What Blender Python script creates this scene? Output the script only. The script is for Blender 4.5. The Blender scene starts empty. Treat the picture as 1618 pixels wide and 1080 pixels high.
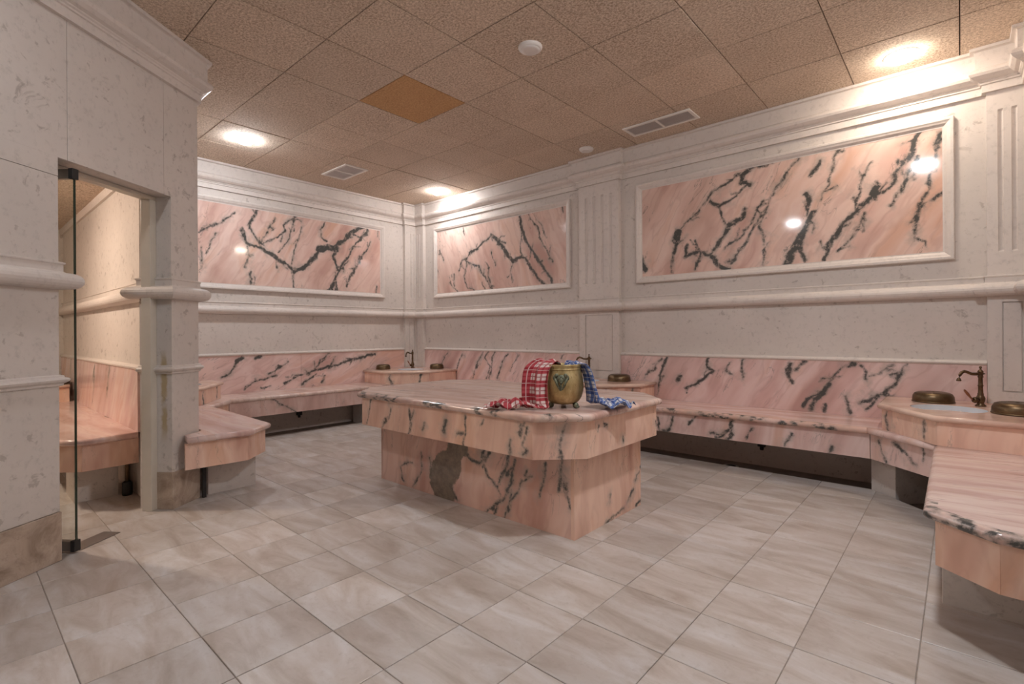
import bpy, bmesh, math, random
import numpy as np
from mathutils import Vector, Matrix
random.seed(7)
sc = bpy.context.scene
col = sc.collection

# ------------------------------------------------------------------ camera
CAM = Vector((6.043, -4.665, 1.104))
F_PX, YAW, ROLL, PY = 796.39, 0.7265, -0.0058, 525.8
d = Vector((-math.sin(YAW), math.cos(YAW), 0)); r0 = Vector((math.cos(YAW), math.sin(YAW), 0)); u0 = Vector((0, 0, 1))
cr = r0 * math.cos(ROLL) + u0 * math.sin(ROLL)
cu = -r0 * math.sin(ROLL) + u0 * math.cos(ROLL)
cam_data = bpy.data.cameras.new('camera')
cam = bpy.data.objects.new('camera', cam_data); col.objects.link(cam)
cam_data.sensor_fit = 'HORIZONTAL'; cam_data.sensor_width = 36
cam_data.lens = F_PX / 1618 * 36
cam_data.shift_y = (PY - 540) / 1618
cam_data.clip_start = 0.02
M = Matrix((cr, cu, -d)).transposed().to_4x4(); M.translation = CAM
cam.matrix_world = M
sc.camera = cam
# ------------------------------------------------------------------ world and exposure
w = bpy.data.worlds.new('world'); sc.world = w; w.use_nodes = True
w.node_tree.nodes['Background'].inputs[0].default_value = (0.8, 0.8, 0.8, 1)
w.node_tree.nodes['Background'].inputs[1].default_value = 0.0
sc.view_settings.view_transform = 'Standard'
sc.view_settings.look = 'None'
sc.view_settings.gamma = 1
sc.view_settings.use_curve_mapping = False
sc.view_settings.exposure = 1.38
LAMP = 80.0            # emission of the downlight lenses
sc.cycles.use_denoising = True
sc.cycles.use_light_tree = False
sc.cycles.max_bounces = 7
sc.cycles.diffuse_bounces = 5
sc.cycles.glossy_bounces = 3
sc.cycles.adaptive_threshold = 0.02
sc.cycles.caustics_reflective = False
sc.cycles.caustics_refractive = False

H = 2.97; RX = 6.42; RY = -6.5          # ceiling height, right side wall, rear wall

# ------------------------------------------------------------------ nodes
def mat(name):
    m = bpy.data.materials.new(name); m.use_nodes = True
    return m, m.node_tree, m.node_tree.nodes['Principled BSDF']
class NT:
    def __init__(s, nt): s.nt = nt
    def n(s, typ, **kw):
        nd = s.nt.nodes.new(typ)
        for k, v in kw.items():
            if k.startswith('i_'): nd.inputs[k[2:].replace('_', ' ')].default_value = v
            else: setattr(nd, k, v)
        return nd
    def l(s, a, b): s.nt.links.new(a, b)
    def pos(s, rot=(0, 0, 0), scale=(1, 1, 1)):
        g = s.n('ShaderNodeNewGeometry'); mp = s.n('ShaderNodeMapping')
        mp.vector_type = 'TEXTURE'
        mp.inputs['Rotation'].default_value = rot; mp.inputs['Scale'].default_value = scale
        s.l(g.outputs['Position'], mp.inputs['Vector']); return mp.outputs[0]
    def noise(s, vec, scale, detail=4, rough=.55, dist=0.0):
        nd = s.n('ShaderNodeTexNoise'); nd.inputs['Scale'].default_value = scale
        nd.inputs['Detail'].default_value = detail; nd.inputs['Roughness'].default_value = rough
        nd.inputs['Distortion'].default_value = dist
        if vec is not None: s.l(vec, nd.inputs['Vector'])
        return nd.outputs[0]
    def math(s, op, a, b=0.0, c=None):
        nd = s.n('ShaderNodeMath', operation=op)
        for i, v in enumerate((a, b, c)):
            if v is None: continue
            if isinstance(v, (int, float)): nd.inputs[i].default_value = v
            else: s.l(v, nd.inputs[i])
        return nd.outputs[0]
    def ramp(s, fac, stops):
        nd = s.n('ShaderNodeValToRGB'); el = nd.color_ramp.elements
        while len(el) < len(stops): el.new(.5)
        for e, (p, c) in zip(el, stops): e.position = p; e.color = (*c, 1) if len(c) == 3 else c
        s.l(fac, nd.inputs[0]); return nd.outputs[0]
    def smooth(s, v, lo, hi):
        nd = s.n('ShaderNodeMapRange', interpolation_type='SMOOTHSTEP')
        nd.inputs[1].default_value = lo; nd.inputs[2].default_value = hi
        s.l(v, nd.inputs[0]); return nd.outputs[0]
    def mix(s, fac, a, b, blend='MIX'):
        nd = s.n('ShaderNodeMix', data_type='RGBA', blend_type=blend)
        for sock, v in ((nd.inputs[0], fac), (nd.inputs[6], a), (nd.inputs[7], b)):
            if isinstance(v, (int, float)): sock.default_value = v
            elif isinstance(v, tuple): sock.default_value = (*v, 1)
            else: s.l(v, sock)
        return nd.outputs[2]
    def bump(s, h, strength, dist, bsdf):
        nd = s.n('ShaderNodeBump'); nd.inputs['Strength'].default_value = strength; nd.inputs['Distance'].default_value = dist
        s.l(h, nd.inputs['Height']); s.l(nd.outputs[0], bsdf.inputs['Normal'])

def plain(name, c, rough=.5, metal=0.0, noise=0.0, nscale=20):
    m, nt, b = mat(name); t = NT(nt)
    b.inputs['Roughness'].default_value = rough; b.inputs['Metallic'].default_value = metal
    if noise:
        f = t.noise(t.pos(), nscale, 4)
        c2 = tuple(min(1, x * (1 + noise)) for x in c); c1 = tuple(x * (1 - noise) for x in c)
        t.l(t.ramp(f, [(.3, c1), (.7, c2)]), b.inputs['Base Color'])
    else: b.inputs['Base Color'].default_value = (*c, 1)
    return m

def limestone(name, base, stain=1.0, rough=.62, mark=False):
    m, nt, b = mat(name); t = NT(nt); p = t.pos()
    a = t.noise(p, 1.6, 3, .5)
    c = t.ramp(a, [(.3, tuple(x * .93 for x in base)), (.7, tuple(min(1, x * 1.05) for x in base))])
    f = t.noise(p, 26, 5, .7)                                    # fine grain
    c = t.mix(t.smooth(f, .5, .78), c, tuple(x * .78 for x in base))
    k = t.noise(p, 9, 5, .72, .6); big = t.noise(p, 2.1, 2, .5)       # grey and brown flecks gathered in clouds
    spot = t.math('MULTIPLY', t.smooth(k, .58, .68), t.smooth(big, .42, .62))
    c = t.mix(t.math('MULTIPLY', spot, .55 * stain), c, (base[0] * .52, base[1] * .49, base[2] * .47))
    k2 = t.noise(p, 17, 3, .6, .3)
    c = t.mix(t.math('MULTIPLY', t.smooth(k2, .62, .70), .45 * stain), c, (base[0] * .55, base[1] * .52, base[2] * .5))
    if mark:                                                     # old yellow drip mark on the door reveal
        g = t.n('ShaderNodeNewGeometry').outputs['Position']
        def dot(v, off):
            nd = t.n('ShaderNodeVectorMath', operation='DOT_PRODUCT'); t.l(g, nd.inputs[0]); nd.inputs[1].default_value = v
            return t.math('ADD', nd.outputs['Value'], off)
        dn = dot((.810, .586, 0), -(2.17 * .810 - 3.519 * .586)); z = dot((0, 0, 1), 0.0)
        wob = t.math('MULTIPLY_ADD', t.noise(p, 14, 4, .6), .05, -.025); dn = t.math('ADD', dn, wob)
        k = t.math('MULTIPLY', t.smooth(dn, -.080, -.062), t.smooth(dn, -.028, -.042))
        k = t.math('MULTIPLY', k, t.math('MULTIPLY', t.smooth(z, .40, .55), t.smooth(z, 1.02, .92)))
        k = t.math('MULTIPLY', k, t.smooth(t.noise(p, 5, 3, .6), .38, .52))
        c = t.mix(t.math('MULTIPLY', k, .8), c, (.46, .34, .16))
    t.l(c, b.inputs['Base Color']); b.inputs['Roughness'].default_value = rough
    t.bump(f, .12, .004, b); return m

def marble(name, rot=(0, 0, 0), stretch=(1, 1, 1), rough=.18, fine=1.0, tint=(1, 1, 1), attr=True, spots=0.0, dark=0.0):
    """pink marble: soft streaks stretched along one axis, thin grey veins, and big veins from the mesh attribute"""
    m, nt, b = mat(name); t = NT(nt)
    p = t.pos(rot, stretch); p0 = t.pos()
    T = lambda c: tuple(min(1, x * y) for x, y in zip(c, tint))
    # gentle warp so the streaks wander
    wn = t.n('ShaderNodeTexNoise'); wn.inputs['Scale'].default_value = 1.6; wn.inputs['Detail'].default_value = 3; t.l(p0, wn.inputs['Vector'])
    wv = t.n('ShaderNodeVectorMath', operation='MULTIPLY_ADD'); wv.inputs[1].default_value = (.55, .55, .55); t.l(wn.outputs['Color'], wv.inputs[0]); t.l(p, wv.inputs[2])
    pw = wv.outputs[0]
    s1 = t.noise(pw, 1.7, 3, .5)
    c = t.ramp(s1, [(.34, T((.50, .325, .275))), (.45, T((.63, .45, .395))), (.55, T((.72, .575, .515))), (.66, T((.64, .435, .345)))])
    pal = t.smooth(t.noise(p0, 1.1, 3, .55), .42, .70)
    c = t.mix(t.math('MULTIPLY', pal, .6), c, T((.75, .625, .56)))
    s2 = t.noise(pw, 2.6, 3, .5)                                     # soft rose lines
    c = t.mix(t.math('MULTIPLY', t.smooth(t.math('ABSOLUTE', t.math('SUBTRACT', s2, .5)), .045, .0), .30 * fine), c, T((.47, .30, .255)))
    s3 = t.noise(pw, 2.3, 5, .6)                                    # thin grey veins
    l3 = t.math('ABSOLUTE', t.math('SUBTRACT', s3, .54))
    gate = t.smooth(t.noise(p0, 2.3, 3, .55), .50, .62)
    c = t.mix(t.math('MINIMUM', t.math('MULTIPLY', t.math('MULTIPLY', t.smooth(l3, .009, .0), gate), .62 * fine), .92), c, (.17, .145, .125))
    if spots:
        sp = t.noise(pw, 2.4, 5, .68)
        c = t.mix(t.math('MULTIPLY', t.smooth(sp, .66, .72), spots), c, (.085, .080, .072))
    if attr:
        at = t.n('ShaderNodeAttribute', attribute_name='vein').outputs['Fac']
        Fv = t.math('SUBTRACT', at, 1.0)
        na = t.math('MULTIPLY_ADD', t.noise(p0, 38, 4, .75), .034, -.016)
        nb = t.math('MULTIPLY_ADD', t.noise(p0, 13, 4, .7), .044, -.021)
        e = t.math('ADD', t.math('ADD', Fv, na), nb)
        e_h = t.math('ADD', Fv, t.math('MULTIPLY_ADD', t.noise(p0, 7, 4, .72), .26, -.13))
        c = t.mix(t.math('MULTIPLY', t.smooth(e_h, -.05, .045), .60), c, (.38, .335, .295))
        c = t.mix(t.math('MULTIPLY', t.smooth(e, -.012, .0), .45), c, (.20, .185, .165))
        holes = t.math('MULTIPLY_ADD', t.smooth(t.noise(p0, 22, 5, .7), .64, .54), .7, .3)
        c = t.mix(t.math('MULTIPLY', t.math('MULTIPLY', t.smooth(e, -.004, .008), .93), holes), c, (.058, .062, .060))
        bl = t.math('SUBTRACT', t.n('ShaderNodeAttribute', attribute_name='blotch').outputs['Fac'], 1.0)
        eb = t.math('ADD', bl, t.math('MULTIPLY_ADD', t.noise(p0, 12, 6, .7), .10, -.05))
        c = t.mix(t.math('MULTIPLY', t.smooth(eb, -.004, .010), .92), c, t.ramp(t.noise(p0, 20, 5, .7), [(.3, (.12, .10, .075)), (.7, (.27, .22, .165))]))
    t.l(c, b.inputs['Base Color']); b.inputs['Roughness'].default_value = rough
    b.inputs['IOR'].default_value = 1.5
    return m

STONE = (.66, .605, .56)
M_ = {}
M_['stone'] = limestone('limestone', STONE, 1.35)
M_['stone_door'] = limestone('limestone_door_wall', STONE, 1.35, .62, True)
M_['stone_smooth'] = limestone('limestone_moulding', (.69, .63, .585), .35, .5)
def skirt_mat():
    m, nt, b = mat('skirting_stone'); t = NT(nt); p = t.pos()
    c = t.ramp(t.noise(p, 6, 6, .65, 1.2), [(.30, (.25, .185, .135)), (.45, (.40, .31, .24)), (.58, (.50, .40, .32)), (.72, (.58, .50, .42))])
    c = t.mix(t.math('MULTIPLY', t.smooth(t.noise(p, 40, 4, .7), .52, .75), .5), c, (.26, .19, .14))
    t.l(c, b.inputs['Base Color']); b.inputs['Roughness'].default_value = .5; return m
M_['skirting'] = skirt_mat()
R45 = math.radians
G_ = math.radians; ALONG = (.42, .42, 2.4)
M_['marble_left'] = marble('pink_marble_left_panel', (G_(-30), 0, 0), ALONG, .08, tint=(1.06, 1.0, .98))
M_['marble_mid'] = marble('pink_marble_middle_panel', (0, G_(-24), 0), ALONG, .08, tint=(1.06, 1.0, .98))
M_['marble_right'] = marble('pink_marble_right_panel', (0, G_(30), 0), ALONG, .07, tint=(1.06, .99, .96))
M_['marble_splash_left'] = marble('pink_marble_left_splashback', (G_(-62), 0, 0), ALONG, .18, tint=(1.10, 1.06, 1.11))
M_['marble_splash'] = marble('pink_marble_right_splashback', (0, G_(36), 0), ALONG, .18, tint=(1.11, 1.07, 1.13))
M_['marble_side'] = marble('pink_marble_block', (0, G_(9), 0), (.30, .30, 1.3), .22, .5, tint=(1.14, 1.00, .89))
M_['marble_side_pink'] = marble('pink_marble_bench_front', (0, G_(14), 0), (.34, .34, 1.6), .22, .6, tint=(1.07, 1.03, 1.07))
M_['marble_base'] = marble('rose_marble_table_base', (0, G_(12), 0), (.42, .42, 1.5), .2, 1.0, tint=(1.06, .92, .86))
M_['marble_seat'] = marble('pink_marble_seat', (0, 0, G_(4)), (2.0, .30, 1.0), .2, .9, tint=(1.08, 1.05, 1.09), spots=.6)
M_['marble_seat_y'] = marble('pink_marble_seat_cross', (0, 0, G_(10)), (2.2, .22, 1.0), .2, 1.1, tint=(1.03, 1.03, 1.04), spots=.5)
M_['marble_table'] = marble('pink_marble_table_top', (0, 0, G_(8)), (2.4, .24, 1.0), .13, 2.0, tint=(1.04, .99, .97), spots=.7)
M_['marble_cap'] = marble('pink_marble_basin_top', (0, 0, G_(30)), (1.6, .5, 1), .18, .6, attr=False, tint=(1.05, .98, .90))
M_['white_metal'] = plain('painted_white_metal', (.80, .77, .73), .45)
M_['frame'] = plain('cream_door_frame', (.60, .55, .47), .4, 0, .05, 6)
M_['plastic'] = plain('white_plastic', (.74, .71, .68), .4)
M_['steel'] = plain('brushed_steel', (.34, .32, .30), .35, .85)
M_['black'] = plain('black_rubber', (.02, .018, .017), .6)
M_['bronze'] = plain('aged_bronze', (.135, .088, .050), .36, .85, .3, 30)
M_['copper'] = plain('copper_lever', (.30, .13, .07), .4, .5)
M_['bowl'] = plain('dark_brass_bowl', (.145, .098, .055), .38, .9, .3, 14)
M_['ceramic'] = plain('pale_blue_ceramic', (.62, .70, .78), .12)
M_['grout'] = plain('floor_grout', (.40, .335, .285), .9, 0, .15, 30)
M_['channel'] = plain('channel_screed', (.20, .155, .125), .8, 0, .2, 9)
M_['void'] = plain('dark_ceiling_void', (.05, .035, .025), .95)
M_['grille'] = plain('grey_vent_slat', (.64, .60, .58), .5)
M_['vent_back'] = plain('vent_backing', (.33, .30, .29), .7)

def pot_mat():
    m, nt, b = mat('worn_brass'); t = NT(nt); p = t.pos((0, 0, 0), (1, 1, 2))
    n1 = t.noise(p, 14, 6, .7); n2 = t.noise(p, 55, 4, .7)
    c = t.ramp(n1, [(.3, (.22, .15, .06)), (.5, (.44, .33, .15)), (.72, (.62, .50, .27))])
    c = t.mix(t.smooth(n2, .6, .75), c, (.17, .10, .035))
    t.l(c, b.inputs['Base Color']); b.inputs['Metallic'].default_value = .75; b.inputs['Roughness'].default_value = .45
    t.bump(n2, .15, .002, b); return m
M_['pot'] = pot_mat()
M_['patina'] = plain('green_bronze_patina', (.16, .17, .115), .5, .6, .5, 60)

def floor_mat():
    m, nt, b = mat('beige_porcelain_tile'); t = NT(nt)
    oi = t.n('ShaderNodeObjectInfo'); p0 = t.pos(); 
    off = t.n('ShaderNodeVectorMath', operation='SCALE'); off.inputs[3].default_value = 13.0
    cmb = t.n('ShaderNodeCombineXYZ'); t.l(oi.outputs['Random'], cmb.inputs[0]); t.l(oi.outputs['Random'], cmb.inputs[2]); t.l(cmb.outputs[0], off.inputs[0])
    add = t.n('ShaderNodeVectorMath', operation='ADD'); t.l(p0, add.inputs[0]); t.l(off.outputs[0], add.inputs[1])
    mp = t.n('ShaderNodeMapping'); mp.inputs['Scale'].default_value = (1.0, 3.2, 1); mp.inputs['Rotation'].default_value = (0, 0, .12)
    t.l(add.outputs[0], mp.inputs[0])
    s = t.noise(mp.outputs[0], 2.6, 6, .6, .8)
    c = t.ramp(s, [(.30, (.39, .325, .275)), (.5, (.525, .47, .43)), (.70, (.63, .60, .588))])
    g = t.noise(add.outputs[0], 38, 4, .7)
    c = t.mix(t.math('MULTIPLY', t.smooth(g, .5, .8), .35), c, (.33, .27, .22))
    v = t.math('MULTIPLY_ADD', oi.outputs['Random'], .20, .90)
    hs = t.n('ShaderNodeHueSaturation'); t.l(v, hs.inputs['Value']); t.l(c, hs.inputs['Color'])
    t.l(hs.outputs[0], b.inputs['Base Color'])
    r = t.math('MULTIPLY_ADD', s, .18, .26); t.l(r, b.inputs['Roughness'])
    t.bump(g, .06, .002, b); return m
M_['tile'] = floor_mat()

def ceil_mat(name, c0, c1, c2):
    m, nt, b = mat(name); t = NT(nt); p = t.pos()
    oi = t.n('ShaderNodeObjectInfo')
    g = t.noise(p, 70, 3, .75); q = t.noise(p, 150, 2, .6); big = t.noise(p, 3, 3, .5)
    c = t.ramp(g, [(.36, c0), (.5, c1), (.62, c2)])
    c = t.mix(t.math('MULTIPLY', t.smooth(q, .5, .66), .75), c, c0)
    c = t.mix(t.math('MULTIPLY', t.smooth(big, .4, .7), .2), c, c2)
    hs = t.n('ShaderNodeHueSaturation'); t.l(t.math('MULTIPLY_ADD', oi.outputs['Random'], .12, .94), hs.inputs['Value']); t.l(c, hs.inputs['Color'])
    t.l(hs.outputs[0], b.inputs['Base Color']); b.inputs['Roughness'].default_value = .95
    t.bump(g, .5, .006, b); return m
M_['ctile'] = ceil_mat('brown_wood_wool_tile', (.36, .27, .195), (.64, .52, .41), (.78, .665, .55))
M_['ctile_orange'] = ceil_mat('orange_brown_tile', (.45, .25, .105), (.62, .37, .17), (.68, .43, .22))

def emis(name, c, s):
    m, nt, b = mat(name); b.inputs['Emission Color'].default_value = (*c, 1); b.inputs['Emission Strength'].default_value = s
    b.inputs['Base Color'].default_value = (.8, .8, .8, 1); return m

def glass_mat():
    m, nt, b = mat('clear_glass'); b.inputs['Transmission Weight'].default_value = 1; b.inputs['Roughness'].default_value = 0
    b.inputs['IOR'].default_value = 1.45; b.inputs['Base Color'].default_value = (.93, .97, .95, 1)
    return m
M_['glass'] = glass_mat()
M_['glass_edge'] = plain('green_glass_edge', (.03, .045, .03), .15)

def plaid(name, main, dark, light):
    m, nt, b = mat(name); t = NT(nt)
    uv = t.n('ShaderNodeUVMap').outputs[0]; sp = t.n('ShaderNodeSeparateXYZ'); t.l(uv, sp.inputs[0])
    def band(x, per, lo, hi, off=0.0):
        f = t.math('FRACT', t.math('MULTIPLY_ADD', x, 1 / per, off))
        return t.math('MULTIPLY', t.math('GREATER_THAN', f, lo), t.math('LESS_THAN', f, hi))
    u, v = sp.outputs[0], sp.outputs[1]
    P = .074
    bu, bv = band(u, P, .0, .5), band(v, P, .0, .5)
    k = t.math('MULTIPLY', t.math('ADD', bu, bv), .5)
    c = t.ramp(k, [(0.0, light), (.5, main), (1.0, dark)])
    fine = t.math('MAXIMUM', band(u, P, .70, .78), band(v, P, .70, .78))
    c = t.mix(t.math('MULTIPLY', fine, .75), c, dark)
    f2 = t.math('MAXIMUM', band(u, P, .22, .27), band(v, P, .22, .27))
    c = t.mix(t.math('MULTIPLY', f2, .7), c, light)
    g = t.noise(t.pos(), 420, 2, .5)
    c = t.mix(t.math('MULTIPLY', g, .25), c, tuple(x * .5 for x in main))
    t.l(c, b.inputs['Base Color']); b.inputs['Roughness'].default_value = .9
    b.inputs['Sheen Weight'].default_value = .3
    return m
M_['plaid_red'] = plaid('red_plaid_cotton', (.46, .055, .07), (.30, .008, .018), (.74, .64, .60))
M_['plaid_blue'] = plaid('blue_plaid_cotton', (.095, .17, .42), (.022, .055, .22), (.70, .68, .66))

# ------------------------------------------------------------------ mesh helpers
def wloc(o):
    v = Vector((0, 0, 0))
    while o is not None: v = v + o.location; o = o.parent
    return v
class MB:
    def __init__(s): s.v = []; s.f = []; s.sm = []; s.attr = None
    def add(s, vs, fs, smooth=False):
        k = len(s.v); s.v += [tuple(x) for x in vs]; s.f += [tuple(i + k for i in f) for f in fs]; s.sm += [smooth] * len(fs); return s
    def box(s, x0, x1, y0, y1, z0, z1):
        v = [(x, y, z) for z in (z0, z1) for y in (y0, y1) for x in (x0, x1)]
        return s.add(v, [(0, 2, 3, 1), (4, 5, 7, 6), (0, 1, 5, 4), (2, 6, 7, 3), (0, 4, 6, 2), (1, 3, 7, 5)])
    def obox(s, o, U, V, W):      # box from a corner and three edge vectors
        o, U, V, W = map(Vector, (o, U, V, W))
        v = [o + U * a + V * b + W * c for c in (0, 1) for b in (0, 1) for a in (0, 1)]
        fs = [(0, 2, 3, 1), (4, 5, 7, 6), (0, 1, 5, 4), (2, 6, 7, 3), (0, 4, 6, 2), (1, 3, 7, 5)]
        if U.cross(V).dot(W) < 0: fs = [f[::-1] for f in fs]
        return s.add(v, fs)
    def prism(s, poly, z0, z1):
        n = len(poly)
        if area(poly) < 0: poly = poly[::-1]
        v = [(x, y, z0) for x, y in poly] + [(x, y, z1) for x, y in poly]
        return s.add(v, [tuple(range(n - 1, -1, -1)), tuple(range(n, 2 * n))] + [(i, (i + 1) % n, n + (i + 1) % n, n + i) for i in range(n)])
    def rings(s, rings, close=True, cap0=True, cap1=True, smooth=True, corners=None):
        k = len(rings[0]); vs = [q for r in rings for q in r]; fs = []
        for i in range(len(rings) - 1):
            for j in range(k if close else k - 1):
                a = i * k + j; b = i * k + (j + 1) % k; fs.append((a, b, b + k, a + k))
        s.add(vs, fs, smooth); base = len(s.v) - len(vs)
        for on, b0, sg in ((cap0, base, -1), (cap1, base + (len(rings) - 1) * k, 1)):
            if not on: continue
            ids = corners or range(k)
            s.f.append(tuple(b0 + i for i in ids) if sg > 0 else tuple(b0 + i for i in reversed(ids))); s.sm.append(False)
        return s
    def lathe(s, c, prof, seg=28, cap0=True, cap1=True, axis=None):
        cx, cy, cz = c; R = []
        for r, z in prof: R.append([(cx + r * math.cos(2 * math.pi * i / seg), cy + r * math.sin(2 * math.pi * i / seg), cz + z) for i in range(seg)])
        return s.rings(R, True, cap0, cap1)
    def tube(s, path, rad, seg=12):
        path = [Vector(p) for p in path]; n = len(path)
        if not hasattr(rad, '__len__'): rad = [rad] * n
        R = []; up = Vector((.13, .21, .97))
        for i, p in enumerate(path):
            tg = (path[min(i + 1, n - 1)] - path[max(i - 1, 0)]).normalized()
            a = tg.cross(up)
            if a.length < .1: a = tg.cross(Vector((1, .1, 0)))
            a.normalize(); b = tg.cross(a); up = a.cross(tg) if False else up
            R.append([p + (a * math.cos(2 * math.pi * j / seg) + b * math.sin(2 * math.pi * j / seg)) * rad[i] for j in range(seg)])
        return s.rings([[tuple(q) for q in r] for r in R])
    def ball(s, c, rx, ry=None, rz=None, seg=14, rg=8, rot=None):
        ry = ry or rx; rz = rz or rx; R = []
        for i in range(rg + 1):
            th = math.pi * i / rg; rr = max(math.sin(th), .02)
            ring = []
            for j in range(seg):
                q = Vector((rx * rr * math.cos(2 * math.pi * j / seg), ry * rr * math.sin(2 * math.pi * j / seg), -rz * math.cos(th)))
                if rot is not None: q = rot @ q
                ring.append(tuple(Vector(c) + q))
            R.append(ring)
        return s.rings(R)
    def build(s, name, m, parent=None, bevel=0.0, seg=2):
        off = wloc(parent) if parent is not None else Vector((0, 0, 0))
        me = bpy.data.meshes.new(name)
        me.from_pydata([(x - off.x, y - off.y, z - off.z) for x, y, z in s.v], [], s.f)
        me.polygons.foreach_set('use_smooth', s.sm)
        if isinstance(m, str): m = M_[m]
        me.materials.append(m); me.update()
        o = bpy.data.objects.new(name, me); col.objects.link(o)
        if parent is not None: o.parent = parent
        if bevel:
            md = o.modifiers.new('bevel', 'BEVEL'); md.width = bevel; md.segments = seg; md.limit_method = 'ANGLE'; md.angle_limit = .6
        return o
def area(p): return .5 * sum(p[i][0] * p[(i + 1) % len(p)][1] - p[(i + 1) % len(p)][0] * p[i][1] for i in range(len(p)))
def empty(name, loc, label=None, cat=None, group=None):
    o = bpy.data.objects.new(name, None); o.empty_display_size = .1; o.location = loc; col.objects.link(o)
    return tag(o, label, cat, group)
def tag(o, label=None, cat=None, group=None, kind=None):
    if label: o['label'] = label
    if cat: o['category'] = cat
    if group: o['group'] = group
    if kind: o['kind'] = kind
    return o
def struct(o, label=None): o['kind'] = 'structure'; (label and o.__setitem__('label', label)); return o

def offset(poly, dist, closed=True):
    """move every edge of a plan polyline to its right by dist, mitred"""
    n = len(poly); out = []
    for i in range(n):
        p = Vector(poly[i])
        a = Vector(poly[i - 1]) if (closed or i > 0) else None
        b = Vector(poly[(i + 1) % n]) if (closed or i < n - 1) else None
        def nr(q): q = q.normalized(); return Vector((q.y, -q.x))
        if a is None: out.append(p + nr(b - p) * dist); continue
        if b is None: out.append(p + nr(p - a) * dist); continue
        n1, n2 = nr(p - a), nr(b - p); m = (n1 + n2); k = m.length_squared
        out.append(p + m * (2 * dist / k) if k > 1e-6 else p + n1 * dist)
    return [(q.x, q.y) for q in out]
def sweep(mb, path, prof, closed=False):
    """sweep a profile (distance from the wall, z) along a plan path; room on the right of the path"""
    rows = [[(x, y, z) for x, y in offset(path, o, closed)] for o, z in prof]
    n = len(path); k = len(prof); vs = [rows[j][i] for i in range(n) for j in range(k)]; fs = []
    for i in range(n if closed else n - 1):
        a = i * k; b = ((i + 1) % n) * k
        for j in range(k - 1): fs.append((a + j, b + j, b + j + 1, a + j + 1))
    mb.add(vs, fs)
    if not closed:
        base = len(mb.v) - len(vs)
        mb.f.append(tuple(base + j for j in range(k))); mb.sm.append(False)
        mb.f.append(tuple(base + (n - 1) * k + j for j in range(k - 1, -1, -1))); mb.sm.append(False)
    return mb
def arc(cx, cz, r, a0, a1, n=7): return [(cx + r * math.cos(math.radians(a0 + (a1 - a0) * i / (n - 1))), cz + r * math.sin(math.radians(a0 + (a1 - a0) * i / (n - 1)))) for i in range(n)]

def offset_edges(poly, dist):
    """closed polygon, each edge i (poly[i] -> poly[i+1]) moved to its right by dist[i]"""
    n = len(poly); out = []
    for i in range(n):
        p = Vector(poly[i]); u1 = (p - Vector(poly[i - 1])).normalized(); u2 = (Vector(poly[(i + 1) % n]) - p).normalized()
        n1, n2 = Vector((u1.y, -u1.x)), Vector((u2.y, -u2.x)); d1, d2 = dist[i - 1], dist[i]
        det = n1.x * n2.y - n1.y * n2.x
        if abs(det) < 1e-4: q = p + n2 * d2
        else: q = p + Vector(((d1 * n2.y - d2 * n1.y) / det, (n1.x * d2 - n2.x * d1) / det))
        out.append((q.x, q.y))
    return out
def nosed_slab(mb, poly, z0, z1, hole=None, n=5, front=None, dense=False):
    """a stone slab with a rounded edge (all round, or only on the first `front` edges), with an optional hole loop"""
    fl = [1.0] * len(poly) if front is None else [1.0] * front + [0.0] * (len(poly) - front)
    if area(poly) > 0:          # clockwise: right side is inwards
        poly = poly[::-1]; m = len(poly); fl = [fl[(m - 2 - i) % m] for i in range(m)]
    r = (z1 - z0) / 2; zm = (z0 + z1) / 2; R = []
    for i in range(n + 1):
        a = -math.pi / 2 + math.pi * i / n
        R.append([(x, y, zm + r * math.sin(a)) for x, y in offset_edges(poly, [r * (1 - math.cos(a)) * k for k in fl])])
    if dense:                   # extra rings, and close-set points along the rounded edges, to carry vein values
        for e in (.02, .05): R.append([(x, y, z1) for x, y in offset_edges(poly, [(r + e) * k for k in fl])])
        m = len(poly); ks = [max(1, int((Vector(poly[(i + 1) % m]) - Vector(poly[i])).length / .014)) if fl[i] else 1 for i in range(m)]
        R = [[tuple(Vector(q[i]).lerp(Vector(q[(i + 1) % m]), j / ks[i])) for i in range(m) for j in range(ks[i])] for q in R]
    corners = None
    if dense:
        n_ = len(R[0]); st = [sum(ks[:i]) for i in range(m)]; corners = sorted(n_ - 1 - i for i in st)
    R = [r_[::-1] for r_ in R]
    if hole is None: return mb.rings(R, True, True, True, True, corners)
    mb.rings(R, True, True, False, True)
    bm = bmesh.new()
    def loop(pts, z):
        vs = [bm.verts.new((x, y, z)) for x, y in pts]
        return [bm.edges.new((vs[i], vs[(i + 1) % len(vs)])) for i in range(len(vs))]
    ed = loop([(x, y) for x, y, z in R[-1]], z1) + loop(hole, z1)
    bmesh.ops.triangle_fill(bm, edges=ed, use_beauty=True, use_dissolve=False, normal=(0, 0, 1))
    bm.verts.index_update()
    fs = []
    for f in bm.faces:
        ids = tuple(v.index for v in f.verts); fs.append(ids if f.normal.z > 0 else ids[::-1])
    mb.add([v.co[:] for v in bm.verts], fs); bm.free()
    h = len(hole)
    vs = [(x, y, z) for z in (z1, z0) for x, y in hole]
    mb.add(vs, [(i, (i + 1) % h, h + (i + 1) % h, h + i) for i in range(h)])
    return mb

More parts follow.
